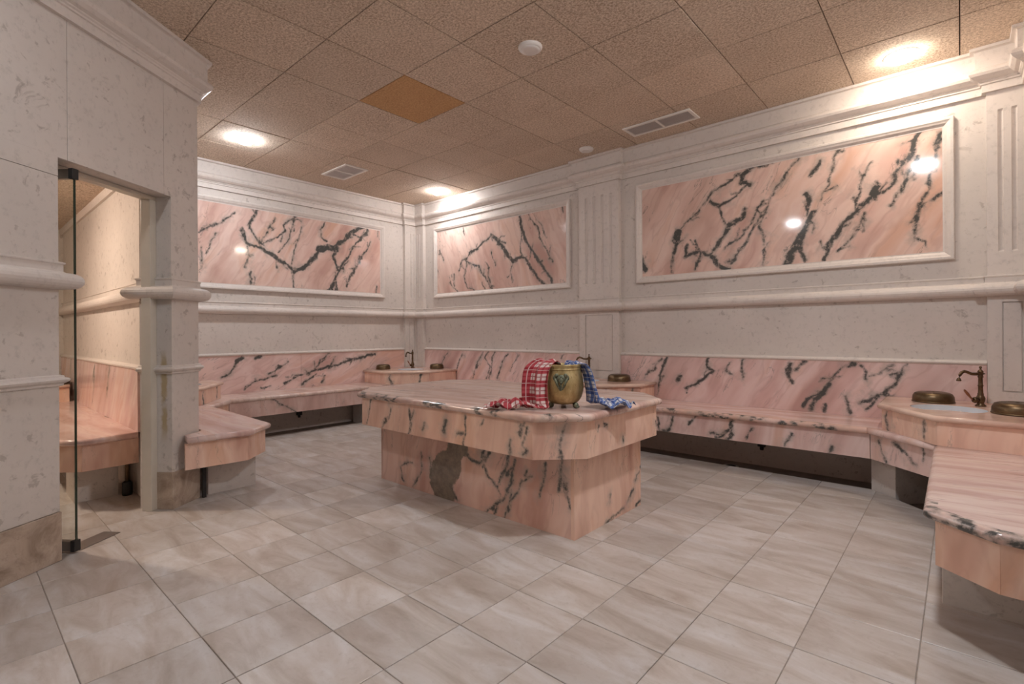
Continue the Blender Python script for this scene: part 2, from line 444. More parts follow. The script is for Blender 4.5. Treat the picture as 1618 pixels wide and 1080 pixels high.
def vnoise(pts, freq, seed):
    """smooth value noise in the plane, -1..1"""
    q = pts * freq; i = np.floor(q).astype(np.int64); f = q - i; f = f * f * (3 - 2 * f)
    def h(a, b):
        n = (a * 374761393 + b * 668265263 + seed * 974634777) & 0x7fffffff
        n = ((n ^ (n >> 13)) * 1274126177) & 0x7fffffff
        return ((n ^ (n >> 16)) & 0xffff) / 32767.5 - 1
    x, y = i[:, 0], i[:, 1]
    return (h(x, y) * (1 - f[:, 0]) + h(x + 1, y) * f[:, 0]) * (1 - f[:, 1]) + (h(x, y + 1) * (1 - f[:, 0]) + h(x + 1, y + 1) * f[:, 0]) * f[:, 1]
def nose_veins(ob, mb, ring, spots, off):
    """dark vein patches along a rounded edge: spots (x, y, radius)"""
    P = np.array(mb.v); val = np.full(len(P), .80)
    for x, y, R in spots:
        dd = np.hypot(P[:, 0] - x, P[:, 1] - y); val = np.maximum(val, 1.0 + np.minimum(.004, (R - dd) * .3) + .020 * vnoise(P[:, :2] + P[:, 2:] * 1.7, 34, 8) - .008)
    val[ring:] = .80
    at = ob.data.attributes.new('vein', 'FLOAT', 'POINT'); at.data.foreach_set('value', val.astype(np.float32))
def field(pts, veins, warp=1.0, seed=3):
    """signed distance to the nearest vein (half width minus distance), plus one"""
    rs = np.random.RandomState(seed)
    w = np.stack([vnoise(pts, 6, 1) * .020 + vnoise(pts, 19, 2) * .010 + vnoise(pts, 45, 5) * .005, vnoise(pts, 6, 3) * .020 + vnoise(pts, 19, 4) * .010 + vnoise(pts, 45, 6) * .005], 1) * warp
    pts = pts + w
    lines = []
    for hw, line in veins:
        L = [np.array(q, float) for q in line]; hw = max(hw * 1.12, .0034)
        ws = [hw * rs.uniform(.6, 1.35) for _ in L]
        lines.append((L, ws))
        if warp < .9: continue
        for a, b in zip(L[:-1], L[1:]):                 # short offshoots
            n = np.linalg.norm(b - a)
            for _ in range(int(n / .13 * min(1, hw / .007) + rs.rand() * .5)):
                t = rs.rand(); p = a + (b - a) * t; dr = (b - a) / max(n, 1e-6); an = rs.choice([-1, 1]) * rs.uniform(.25, .9)
                dr = np.array([dr[0] * math.cos(an) - dr[1] * math.sin(an), dr[0] * math.sin(an) + dr[1] * math.cos(an)]) * rs.choice([-1, 1])
                ln = rs.uniform(.03, .12); m = p + dr * ln * .5 + rs.normal(0, .008, 2)
                lines.append(([p, m, p + dr * ln], [max(hw * .5, .003), .003, .0008]))
    out = np.full(len(pts), -.2)
    for L, ws in lines:
        for k in range(len(L) - 1):
            a, b = L[k], L[k + 1]; ab = b - a; t = np.clip(((pts - a) @ ab) / max(ab @ ab, 1e-9), 0, 1)
            dd = np.linalg.norm(pts - (a + t[:, None] * ab), axis=1)
            out = np.maximum(out, ws[k] + (ws[k + 1] - ws[k]) * t - dd)
    return out + 1.0
def vein_slab(name, o, U, w, z0, z1, N, thick, m, parent, veins=None, blotch=None, step=.01, uoff=0.0, bev=.0015):
    """a marble slab standing upright: corner o (plan), unit direction U, normal N, front face gridded to carry vein distances"""
    U = Vector((*U, 0)); N = Vector((*N, 0)); o = Vector((o[0], o[1], 0))
    nu, nv = max(1, int(w / step)), max(1, int((z1 - z0) / step))
    if not veins: nu = nv = 1
    us = np.linspace(0, w, nu + 1); vs_ = np.linspace(z0, z1, nv + 1)
    gu, gv = np.meshgrid(us, vs_); P = np.stack([gu.ravel(), gv.ravel()], 1)
    mb = MB(); k = nu + 1
    verts = [tuple(o + U * a + Vector((0, 0, b))) for a, b in P]
    fs = [(j * k + i, j * k + i + 1, (j + 1) * k + i + 1, (j + 1) * k + i) for j in range(nv) for i in range(nu)]
    flip = U.cross(Vector((0, 0, 1))).dot(N) < 0
    if flip: fs = [f[::-1] for f in fs]
    mb.add(verts, fs)
    bd = [i for i in range(k)] + [j * k + nu for j in range(1, nv + 1)] + [nv * k + i for i in range(nu - 1, -1, -1)] + [j * k for j in range(nv - 1, 0, -1)]
    b0 = len(mb.v); mb.v += [tuple(Vector(mb.v[i]) - N * thick) for i in bd]; n = len(bd)
    side = [(bd[i], b0 + i, b0 + (i + 1) % n, bd[(i + 1) % n]) for i in range(n)]
    side.append(tuple(b0 + i for i in range(n - 1, -1, -1)))
    if flip: side = [f[::-1] for f in side]
    mb.f += side; mb.sm += [False] * len(side)
    ob = mb.build(name, m, parent)
    if veins:
        q = P.copy(); q[:, 0] += uoff
        at = ob.data.attributes.new('vein', 'FLOAT', 'POINT'); val = np.zeros(len(mb.v)); val[:len(q)] = field(q, veins); val[len(q):] = val[bd]
        at.data.foreach_set('value', val.astype(np.float32))
        if blotch:
            at = ob.data.attributes.new('blotch', 'FLOAT', 'POINT'); val = np.zeros(len(mb.v)); val[:len(q)] = field(q, blotch, .6); val[len(q):] = val[bd]
            at.data.foreach_set('value', val.astype(np.float32))
    return ob
def copy_tree(o, parent=None):
    c = o.copy(); col.objects.link(c); c.parent = parent
    for ch in list(o.children): copy_tree(ch, c)
    return c
V = {
 'panel_left': [(0.0125,[(-2.456,2.281),(-2.396,2.142),(-2.343,2.13),(-2.244,2.105),(-2.114,2.043),(-2.029,1.975),(-1.921,1.927),(-1.842,1.855)]),(0.0207,[(-1.842,1.845),(-1.718,1.926),(-1.612,2.039),(-1.525,2.193),(-1.392,2.241),(-1.301,2.22)]),(0.0275,[(-1.547,2.18),(-1.347,2.215)]),(0.0164,[(-1.301,2.242),(-1.16,2.367),(-1.039,2.471),(-0.89,2.56)]),(0.0149,[(-1.278,2.223),(-1.348,2.088),(-1.303,1.965),(-1.268,1.904),(-1.327,1.772),(-1.395,1.662)]),(0.0109,[(-1.268,1.904),(-1.186,2.062),(-1.041,2.252),(-0.941,2.375),(-0.84,2.523)]),(0.0127,[(-1.315,1.837),(-1.305,1.668)]),(0.0088,[(-1.04,2.427),(-0.941,2.397),(-0.853,2.454)]),(0.0112,[(-2.278,2.544),(-2.323,2.432),(-2.342,2.336),(-2.306,2.228),(-2.207,2.147)]),(0.0046,[(-2.396,2.142),(-2.387,2.031),(-2.397,1.863)]),(0.0038,[(-2.073,2.493),(-2.15,2.308),(-2.225,2.183)]),(0.0069,[(-1.838,2.553),(-1.869,2.389),(-1.899,2.266),(-2.038,2.072)]),(0.0049,[(-1.797,2.54),(-1.918,2.48),(-1.997,2.408),(-1.958,2.336),(-2.113,2.217),(-2.207,2.166)]),(0.004,[(-1.757,2.406),(-1.799,2.199),(-1.881,1.951)]),(0.0052,[(-1.457,2.535),(-1.502,2.445),(-1.491,2.363),(-1.414,2.29)]),(0.0071,[(-2.523,2.472),(-2.624,2.382),(-2.754,2.29),(-2.865,2.185)]),(0.0035,[(-2.715,2.207),(-2.748,2.078),(-2.788,1.967)]),(0.0026,[(-2.835,2.032),(-2.851,1.82)]),(0.0056,[(-2.335,1.831),(-2.363,1.661)]),(0.0037,[(-2.309,1.777),(-2.327,1.663)]),(0.005,[(-1.842,1.855),(-1.873,1.674)]),(0.0029,[(-2.057,2.011),(-2.067,1.874)]),(0.0055,[(-0.79,2.373),(-0.893,2.181),(-1.043,1.946),(-1.141,1.721)]),(0.0043,[(-0.943,2.132),(-1.092,1.811)]),(0.0068,[(-0.658,2.55),(-0.664,2.458)]),(0.0068,[(-0.684,1.773),(-0.69,1.659)]),(0.0054,[(-1.21,1.952),(-1.138,2.067)]),(0.0064,[(-1.44,1.66),(-1.304,1.753)])],
 'panel_mid': [(0.0174,[(1.556,2.366),(1.671,2.288),(1.755,2.175),(1.838,2.043),(1.919,1.973),(2.027,2.023),(2.118,2.013)]),(0.0099,[(1.556,2.356),(1.407,2.279),(1.253,2.19),(1.095,2.098),(1.014,2.106),(0.947,1.956)]),(0.0054,[(1.014,2.106),(1.158,2.047),(1.313,1.968),(1.463,1.827),(1.58,1.671)]),(0.0066,[(1.094,2.054),(1.044,1.881),(1.107,1.7),(1.249,1.67)]),(0.0123,[(1.585,2.341),(1.784,2.233)]),(0.0109,[(2.057,2.548),(2.069,2.377),(2.133,2.249),(2.222,2.101)]),(0.007,[(2.069,2.377),(2.054,2.18),(2.053,2.04)]),(0.0136,[(2.118,2.013),(2.207,1.886),(2.307,1.761),(2.453,1.664)]),(0.0115,[(2.222,2.12),(2.309,1.974),(2.43,1.828),(2.526,1.744),(2.549,1.667)]),(0.0048,[(2.161,2.542),(2.287,2.366),(2.408,2.156),(2.479,1.957),(2.539,1.913)]),(0.0029,[(2.337,2.416),(2.457,2.207)]),(0.0065,[(2.671,2.543),(2.682,2.466)]),(0.0056,[(2.711,1.683),(2.715,1.655)]),(0.0033,[(1.034,2.547),(1.049,2.434)]),(0.0046,[(0.555,2.269),(0.625,2.145)]),(0.0047,[(0.464,2.068),(0.517,1.97)]),(0.0034,[(0.761,1.813),(0.928,1.667)]),(0.0045,[(0.863,1.918),(0.862,1.761)]),(0.0074,[(1.494,1.951),(1.508,1.844),(1.58,1.692)]),(0.0053,[(1.403,1.767),(1.462,1.678)]),(0.0041,[(1.919,1.973),(1.891,1.875),(1.917,1.731)]),(0.0031,[(1.554,2.135),(1.626,1.96)])],
 'panel_right': [(0.0225,[(3.672,1.837),(3.687,1.723)]),(0.0322,[(4.038,2.068),(4.024,2.003)]),(0.0095,[(4.051,1.986),(3.981,1.86),(3.98,1.671)]),(0.0128,[(4.133,1.923),(4.105,1.82),(4.239,1.858),(4.367,1.792),(4.417,1.71),(4.515,1.676)]),(0.0065,[(4.213,1.965),(4.252,1.83),(4.212,1.678)]),(0.0138,[(4.345,2.282),(4.408,2.233),(4.506,2.266),(4.59,2.313),(4.673,2.371)]),(0.016,[(4.674,2.542),(4.615,2.481),(4.615,2.407),(4.684,2.369)]),(0.0113,[(4.637,2.169),(4.613,2.087),(4.517,2.052),(4.468,1.958),(4.368,1.869),(4.317,1.823)]),(0.0073,[(4.774,2.219),(4.729,2.166),(4.705,2.048),(4.588,1.917),(4.467,1.832)]),(0.0061,[(4.773,2.086),(4.658,1.908),(4.539,1.724)]),(0.0051,[(4.42,2.218),(4.444,2.113),(4.493,2.055)]),(0.0096,[(4.662,2.545),(4.82,2.533),(4.929,2.555)]),(0.0051,[(4.052,2.093),(4.215,2.2),(4.371,2.38),(4.592,2.511)]),(0.0048,[(4.818,2.199),(4.773,2.014),(4.795,1.867),(4.782,1.676)]),(0.009,[(5.224,2.464),(5.174,2.407),(5.134,2.371)]),(0.008,[(5.104,2.217),(5.123,2.145),(5.113,2.033)]),(0.0229,[(5.163,2.048),(5.112,1.942),(5.092,1.876),(5.03,1.768),(4.956,1.66)]),(0.0115,[(5.092,1.876),(5.071,1.741),(5.101,1.657)]),(0.0033,[(5.347,2.523),(5.271,2.297),(5.193,2.133)]),(0.0043,[(5.562,2.385),(5.491,2.252),(5.446,2.088),(5.437,2.025)]),(0.0138,[(5.858,2.548),(5.794,2.392),(5.73,2.305),(5.663,2.175),(5.561,2.132),(5.455,2.022),(5.363,1.928),(5.306,1.825),(5.229,1.656)]),(0.0149,[(5.587,2.211),(5.544,2.135),(5.561,2.11)]),(0.0062,[(5.81,2.348),(5.745,2.199),(5.712,2.103),(5.679,2.047)]),(0.0054,[(5.508,1.992),(5.436,1.852),(5.344,1.733)]),(0.006,[(5.957,2.491),(5.911,2.384),(5.895,2.268),(5.864,2.095),(5.84,2.019),(5.808,1.883),(5.791,1.763)]),(0.0099,[(5.957,2.501),(5.919,2.382)]),(0.003,[(5.948,2.079),(5.848,1.998),(5.824,1.941)]),(0.0035,[(5.075,2.521),(4.906,2.348),(4.818,2.199)])],
 'splash_left': [(0.0073,[(-2.464,0.857),(-2.498,0.804),(-2.567,0.68),(-2.65,0.631)]),(0.0202,[(-2.446,0.86),(-2.481,0.83)]),(0.0108,[(-2.625,0.647),(-2.658,0.632)]),(0.0114,[(-2.305,0.851),(-2.232,0.858)]),(0.0058,[(-1.928,0.767),(-2.045,0.715),(-2.178,0.655)]),(0.0056,[(-2.065,0.629),(-2.234,0.592),(-2.343,0.544),(-2.431,0.486)]),(0.0038,[(-2.142,0.509),(-2.253,0.471)]),(0.0052,[(-1.355,0.878),(-1.512,0.779),(-1.556,0.719),(-1.62,0.661),(-1.747,0.628)]),(0.0082,[(-0.722,0.812),(-1.001,0.767),(-1.356,0.709),(-1.599,0.66),(-1.767,0.609),(-1.969,0.524)]),(0.0071,[(-1.578,0.607),(-1.642,0.57),(-1.747,0.497)]),(0.0093,[(-1.469,0.569),(-1.514,0.478)]),(0.0042,[(-1.578,0.576),(-1.469,0.558)])],
 'splash_mid': [(0.0043,[(1.401,0.861),(1.319,0.73),(1.214,0.523)]),(0.0042,[(1.52,0.863),(1.441,0.791),(1.519,0.666),(1.458,0.522)]),(0.0049,[(1.617,0.879),(1.578,0.795),(1.557,0.64),(1.498,0.539)]),(0.0027,[(1.861,0.843),(1.749,0.744),(1.653,0.547)]),(0.002,[(2.022,0.834),(1.877,0.64)]),(0.0025,[(2.709,0.863),(2.663,0.812)]),(0.0031,[(0.736,0.847),(0.548,0.642),(0.45,0.467)]),(0.0023,[(1.004,0.838),(0.869,0.535)])],
 'splash_right': [(0.0073,[(3.928,0.849),(3.85,0.712),(3.823,0.49)]),(0.0037,[(3.877,0.835),(3.691,0.655)]),(0.0143,[(4.051,0.674),(4.027,0.637)]),(0.0079,[(4.112,0.572),(4.242,0.65),(4.368,0.748),(4.312,0.791),(4.324,0.86)]),(0.0055,[(4.628,0.858),(4.616,0.716)]),(0.0022,[(4.511,0.832),(4.468,0.764),(4.532,0.744)]),(0.0135,[(5.009,0.849),(4.971,0.765),(4.999,0.684)]),(0.0051,[(5.1,0.863),(5.027,0.788)]),(0.009,[(5.446,0.855),(5.357,0.813),(5.29,0.721),(5.204,0.617),(5.134,0.551),(5.098,0.507)]),(0.012,[(5.273,0.681),(5.186,0.555),(5.151,0.472)]),(0.0079,[(5.255,0.521),(5.238,0.47)]),(0.0066,[(5.486,0.847),(5.509,0.791),(5.516,0.734)]),(0.0047,[(5.683,0.854),(5.594,0.785),(5.532,0.763)]),(0.0046,[(5.77,0.848),(5.623,0.666),(5.515,0.526)]),(0.0057,[(5.623,0.647),(5.469,0.56)]),(0.0058,[(5.389,0.592),(5.404,0.477)])],
 'bench_right': [(0.0076,[(4.2,0.393),(4.143,0.247),(4.097,0.252)]),(0.0044,[(4.051,0.356),(4.074,0.227)]),(0.0042,[(4.406,0.415),(4.32,0.321)]),(0.006,[(4.667,0.402),(4.647,0.329),(4.568,0.249)]),(0.006,[(4.667,0.402),(4.666,0.302),(4.627,0.241)]),(0.0039,[(4.826,0.341),(4.78,0.277)]),(0.0056,[(5.113,0.358),(5.071,0.26)]),(0.0044,[(5.343,0.281),(5.327,0.234)])],
 'bench_corner': [(0.0071,[(0.188,0.405),(0.246,0.37),(0.311,0.292)]),(0.0033,[(0.085,0.383),(0.126,0.253)]),(0.0023,[(0.393,0.403),(0.392,0.312)])],
 'table_long': [(0.0017,[(2.964,0.637),(2.88,0.463)]),(0.0038,[(3.374,0.626),(3.392,0.545),(3.366,0.466)]),(0.0023,[(3.435,0.609),(3.386,0.536)]),(0.0038,[(3.41,0.539),(3.366,0.473)]),(0.0022,[(3.541,0.546),(3.524,0.522)]),(0.0037,[(3.906,0.622),(3.91,0.548),(3.9,0.458)]),(0.0017,[(3.88,0.517),(3.835,0.497)]),(0.0016,[(4.259,0.529),(4.25,0.459)]),(0.0018,[(4.334,0.631),(4.325,0.575)]),(0.0015,[(4.354,0.645),(4.329,0.563)]),(0.0036,[(4.377,0.618),(4.365,0.58)]),(0.0039,[(4.357,0.567),(4.341,0.522),(4.373,0.508),(4.333,0.472)]),(0.0011,[(3.742,0.583),(3.73,0.498)]),(0.0012,[(3.167,0.591),(3.083,0.47)]),(0.001,[(4.058,0.618),(4.049,0.591)])],
 'table_chamfer': [(0.0021,[(0.156,0.634),(0.148,0.582),(0.145,0.53)]),(0.0008,[(0.142,0.519),(0.142,0.454)])],
 'table_right': [(0.0032,[(-2.359,0.605),(-2.365,0.589)]),(0.0014,[(-2.308,0.625),(-2.287,0.6)]),(0.0022,[(-2.298,0.599),(-2.313,0.595)]),(0.0023,[(-1.631,0.559),(-1.689,0.554),(-1.646,0.516),(-1.624,0.487)]),(0.0014,[(-2.112,0.506),(-2.106,0.496)])],
 'base_front': [(0.0073,[(3.673,0.346),(3.727,0.305),(3.797,0.304),(3.866,0.339),(3.883,0.378)]),(0.0097,[(3.832,0.382),(3.815,0.343),(3.857,0.326)]),(0.0024,[(3.832,0.285),(3.865,0.219),(3.947,0.175),(3.979,0.134)]),(0.0041,[(4.045,0.403),(4.028,0.307),(3.964,0.202),(3.956,0.176)]),(0.0047,[(4.091,0.364),(4.059,0.22),(4.011,0.129),(3.897,0.045),(3.846,0.01)]),(0.0057,[(4.143,0.259),(4.089,0.157),(3.994,0.02)]),(0.0045,[(4.18,0.333),(4.165,0.308)]),(0.0077,[(3.521,0.142),(3.54,0.068),(3.587,0.014)]),(0.0027,[(3.213,0.276),(3.212,0.166),(3.122,0.011)]),(0.0027,[(3.31,0.25),(3.308,0.129)]),(0.0021,[(3.101,0.203),(2.984,0.127),(3.03,0.05)]),(0.0053,[(4.429,0.419),(4.435,0.324),(4.415,0.236)]),(0.0021,[(4.441,0.315),(4.466,0.225),(4.491,0.158)]),(0.0016,[(4.308,0.377),(4.279,0.175)])],
 'base_blotch': [(0.0667,[(3.581,0.37),(3.561,0.316),(3.541,0.275)]),(0.085,[(3.541,0.275),(3.462,0.183),(3.422,0.123)]),(0.0989,[(3.422,0.123),(3.421,0.044),(3.501,0.034)]),(0.0406,[(3.655,0.362),(3.618,0.312)])],
 'base_right': [(0.0034,[(-1.928,0.031),(-1.977,0.03),(-2.11,0.008)]),(0.0062,[(-1.706,0.03),(-1.772,0.006)]),(0.003,[(-1.814,0.109),(-1.877,0.063)]),(0.0026,[(-1.704,0.251),(-1.792,0.165)]),(0.0019,[(-2.089,0.165),(-2.09,0.117)])],
}

# ------------------------------------------------------------------ plan of the room
a_ = Vector((2.17, -3.519)); q_ = Vector((.586, -.81)).normalized(); n_ = Vector((.81, .586)).normalized()
def dg(s, dep=0.0): p = a_ + q_ * s - n_ * dep; return (p.x, p.y)      # point on the slanted door wall
S0, S1, S2, TH = .236, .9524, 1.9, .22
A1 = dg(S0); B = dg(S0, TH); L1 = dg(S1); Q0 = dg(S2)
XL = Q0[0]
WP = [(0, -3.519), (0, -.24), (.05, -.24), (.05, -.05), (.22, -.05), (.22, 0), (2.93, 0), (2.93, -.05), (3.42, -.05), (3.42, 0),
      (6.18, 0), (6.18, -.05), (RX - .05, -.05), (RX - .05, -.24), (RX, -.24), (RX, RY)]

def clip(poly, a, b):
    """keep the part of poly on the left of a->b"""
    out = []; n = len(poly)
    def side(p): return (b[0] - a[0]) * (p[1] - a[1]) - (b[1] - a[1]) * (p[0] - a[0])
    for i in range(n):
        p, q = poly[i], poly[(i + 1) % n]; sp, sq = side(p), side(q)
        if sp >= 0: out.append(p)
        if sp * sq < 0: k = sp / (sp - sq); out.append((p[0] + (q[0] - p[0]) * k, p[1] + (q[1] - p[1]) * k))
    return out
def clip_poly(poly, cp):
    for i in range(len(cp)):
        poly = clip(poly, cp[i], cp[(i + 1) % len(cp)])
        if len(poly) < 3: return []
    return poly
def in_view(p, mx=60):
    v = Vector(p) - CAM; z = v.dot(d)
    if z < .15: return False
    x = 809 + F_PX * v.dot(cr) / z; y = PY - F_PX * v.dot(cu) / z
    return -mx < x < 1618 + mx and -mx < y < 1080 + mx
def tile_mesh(poly, z0, z1, ch=.0018, down=False):
    """a thin tile with chamfered visible edges"""
    if area(poly) > 0: poly = poly[::-1]
    mb = MB(); ins = offset(poly, ch)
    sg = -1 if down else 1
    zs = (z1, z0, z0 + ch * .7) if down else (z0, z1 - ch * .7, z1)
    if down: R = [[(x, y, z1) for x, y in poly], [(x, y, z0 + ch * .7) for x, y in poly], [(x, y, z0) for x, y in ins]]
    else: R = [[(x, y, z0) for x, y in poly], [(x, y, z1 - ch * .7) for x, y in poly], [(x, y, z1) for x, y in ins]]
    if not down: R = [r_[::-1] for r_ in R]
    return mb.rings(R, True, True, True, False)

# ------------------------------------------------------------------ floor
FP = [(.43, RY), (RX, RY), (RX, -1.22), (5.57, -.37), (.86, -.37), (.43, -.80)]
mb = MB().prism(FP, -.05, -.004)
floor = struct(mb.build('floor', 'grout'), 'beige stone tiled floor')
ch = MB().box(-1.6, RX + .1, RY - .1, .1, -.09, -.0501).build('drain_channel', 'channel', floor)
PX, PYt, X0, Y0 = .3285, .3375, 3.635, -4.046
gap = .0015
rest = MB(); shared = None; nt = 0
for i in range(-16, 10):
    for j in range(-9, 13):
        x0, y0 = X0 + i * PX, Y0 + j * PYt
        r4 = [(x0 + gap, y0 + gap), (x0 + PX - gap, y0 + gap), (x0 + PX - gap, y0 + PYt - gap), (x0 + gap, y0 + PYt - gap)]
        pc = clip_poly(r4, FP)
        if len(pc) < 3 or abs(area(pc)) < .004: continue
        cx, cy = x0 + PX / 2, y0 + PYt / 2
        vis = any(in_view((px, py, 0), 10) for px, py in pc)
        # hidden behind the slanted wall
        sd = (Vector((cx, cy)) - a_).dot(n_)
        if sd < -.9 or (cx < 1.9 and -3.8 < cy < -3.35): vis = False
        if vis:
            full = abs(abs(area(pc)) - (PX - 2 * gap) * (PYt - 2 * gap)) < 1e-5
            if full:
                if shared is None: shared = tile_mesh([(x - x0, y - y0) for x, y in r4], -.0038, 0).build('floor_tile', 'tile', floor); o = shared
                else: o = bpy.data.objects.new('floor_tile', shared.data); col.objects.link(o); o.parent = floor
                o.location = (x0, y0, random.uniform(-.0004, .0004))
            else: o = tile_mesh(pc, -.0038, 0).build('floor_tile', 'tile', floor)
            nt += 1
        else:
            t = tile_mesh(pc, -.0038, 0); rest.add(t.v, t.f)
tag(rest.build('floor_tile_rest', 'tile', floor), kind='stuff')
print('floor tiles', nt)
dr = empty('floor_drain', (4.57, -.19, -.05), 'small round floor drain in the channel under the long bench', 'drain')
MB().lathe((4.57, -.19, -.05), [(.030, .0005), (.062, .0005), (.062, .006), (.052, .009), (.030, .004)], 24, False, False).build('rim', 'steel', dr)
mb = MB().lathe((4.57, -.19, -.05), [(.001, .004), (.05, .004)], 20, False, False)
for k in range(-3, 4): mb.box(4.57 - .045, 4.57 + .045, -.19 + k * .013 - .002, -.19 + k * .013 + .002, -.047, -.043)
mb.build('grate', 'black', dr)

# ------------------------------------------------------------------ ceiling
ceiling = struct(MB().box(-.2, RX + .2, RY - .2, .2, H + .028, H + .1).build('ceiling', 'void'), 'suspended ceiling of brown square tiles')
rest = MB(); shared = None; tp = .6; g = .0028; nt = 0
for i in range(-1, 11):
    for j in range(-11, 1):
        x0, y0 = .05 + i * tp, -.05 + j * tp
        r4 = [(x0 + g, y0 + g), (x0 + tp - g, y0 + g), (x0 + tp - g, y0 + tp - g), (x0 + g, y0 + tp - g)]
        pc = clip_poly(r4, [(0, RY), (RX, RY), (RX, 0), (0, 0)])
        if len(pc) < 3 or abs(area(pc)) < .002: continue
        vis = any(in_view((px, py, H), 10) for px, py in pc) and (Vector((x0 + .3, y0 + .3)) - a_).dot(n_) > -1.4
        orange = (i == 4 and j == -4)
        if vis:
            full = len(pc) == 4 and abs(abs(area(pc)) - (tp - 2 * g) ** 2) < 1e-5
            if full and not orange:
                if shared is None: shared = tile_mesh([(x - x0, y - y0) for x, y in r4], H, H + .02, .0025, True).build('ceiling_tile', 'ctile', ceiling); o = shared
                else: o = bpy.data.objects.new('ceiling_tile', shared.data); col.objects.link(o); o.parent = ceiling
                o.location = (x0, y0, random.uniform(-.0015, .0015))
            else:
                o = tile_mesh(pc, H, H + .02, .0025, True).build('ceiling_tile', 'ctile_orange' if orange else 'ctile', ceiling)
                if orange: o['label'] = 'orange-brown replacement ceiling tile'
            nt += 1
        else:
            t = tile_mesh(pc, H, H + .02, .0025, True); rest.add(t.v, t.f)
tag(rest.build('ceiling_tile_rest', 'ctile', ceiling), kind='stuff')
print('ceiling tiles', nt)

# ------------------------------------------------------------------ walls
W = {}
W['left'] = struct(MB().box(-.2, 0, -3.519, .2, -.09, H + .03).build('wall_left', 'stone'), 'pale mottled limestone wall on the left')
W['right'] = struct(MB().box(0, RX + .2, 0, .2, -.09, H + .03).build('wall_right', 'stone'), 'long pale mottled limestone wall on the right')
W['side'] = struct(MB().box(RX, RX + .2, RY, 0, -.09, H + .03).build('wall_side', 'stone'))
W['rear'] = struct(MB().box(XL - .2, RX + .2, RY - .2, RY, -.09, H + .03).build('wall_rear', 'stone'))
W['rear_left'] = struct(MB().prism([(XL, RY), Q0, (Q0[0] - .2, Q0[1]), (XL - .2, RY)], -.09, H + .03).build('wall_rear_left', 'stone'))
W['bay'] = struct(MB().prism([(-1.5, -3.519), (-1.5, -3.78), (2.087, -3.78), (2.05, -3.519)], -.09, H + .03).build('wall_bay', 'stone'))
cl = .008
mb = MB()
mb.prism([dg(0, 0), dg(S0, 0), B, dg(S0 - .073, TH), (2.05, -3.70), (2.05, -3.519)], -.05, H + .03)
mb.prism([dg(S0, cl), dg(S1, cl), dg(S1, TH), dg(S0, TH)], 1.98, H + .03)
mb.prism([dg(S0 - .001, 0), dg(S0 + .054, 0), dg(S0 + .054, cl * 1.5), dg(S0 - .001, cl * 1.5)], 1.98, H + .03)
mb.prism([dg(S1, cl), dg(S2, cl), dg(S2, TH), dg(S1, TH)], -.05, H + .03)
wd = struct(mb.build('wall_door', 'stone_door'), 'slanted limestone wall with the doorway'); W['door'] = wd
def dslab(rects, name='stone_slab', m='stone', out=0.0):
    mb = MB(); e = .0012
    for s0, s1, z0, z1 in rects:
        o = Vector((*dg(s0 + e, cl), z0 + e)); mb.obox(o, Vector((*q_, 0)) * (s1 - s0 - 2 * e), Vector((*n_, 0)) * (cl + out), Vector((0, 0, z1 - z0 - 2 * e)))
    return mb.build(name, m, wd, .0012, 1)
dslab([(S0 + .054, .905, 1.98, 2.72)])
dslab([(.905, S2, 1.98, 2.72), (S1, S2, 1.888, 1.984)]); dslab([(S1, S2, 1.44, 1.888)])
dslab([(S1, S2, .89, 1.36)]); dslab([(S1, S2, .24, .88)])
dslab([(S1, 1.235, 0, .24)], 'skirting_stone', 'skirting', .010); dslab([(1.235, 1.60, 0, .24)], 'skirting_stone', 'skirting', .012); dslab([(1.60, S2, 0, .24)], 'skirting_stone', 'skirting', .010)
# skirting on the right pillar: front and reveal
MB().obox((*dg(S0, .0), 0), Vector((*(-q_), 0)) * S0, Vector((*n_, 0)) * .008, (0, 0, .235)).build('skirting_stone', 'skirting', wd, .001, 1)
MB().obox((*dg(S0, -.008), 0), Vector((*q_, 0)) * .007, Vector((*(-n_), 0)) * .11, (0, 0, .235)).build('skirting_stone', 'skirting', wd, .001, 1)
# yellow mineral stain strip on the reveal is part of the stone; inner room
W['inner_far'] = struct(MB().box(-1.7, -1.45, -6.0, -3.78, -.09, H).build('wall_inner_far', 'stone'))
W['inner_rear'] = struct(MB().box(-1.7, XL, -6.2, -6.0, -.09, H).build('wall_inner_rear', 'stone'))
IH = 2.28
ic = struct(MB().prism([(-1.45, -3.78), (2.087, -3.78), B, dg(S2, TH), (XL - .2, -6.0), (-1.45, -6.0)], IH + .02, IH + .05).build('ceiling_inner', 'void'))
for i in range(-3, 5):
    for j in range(3):
        x0, y0 = .35 + i * .6, -3.785 - .6 * (j + 1)
        pc = clip_poly([(x0 + g, y0 + g), (x0 + .6 - g, y0 + g), (x0 + .6 - g, y0 + .6 - g), (x0 + g, y0 + .6 - g)], [(-1.45, -6), (XL - .2, -6), dg(S2, TH), B, (2.087, -3.785), (-1.45, -3.785)])
        if len(pc) > 2 and abs(area(pc)) > .01: tile_mesh(pc, IH, IH + .015, .003, True).build('ceiling_tile', 'ctile', ic)

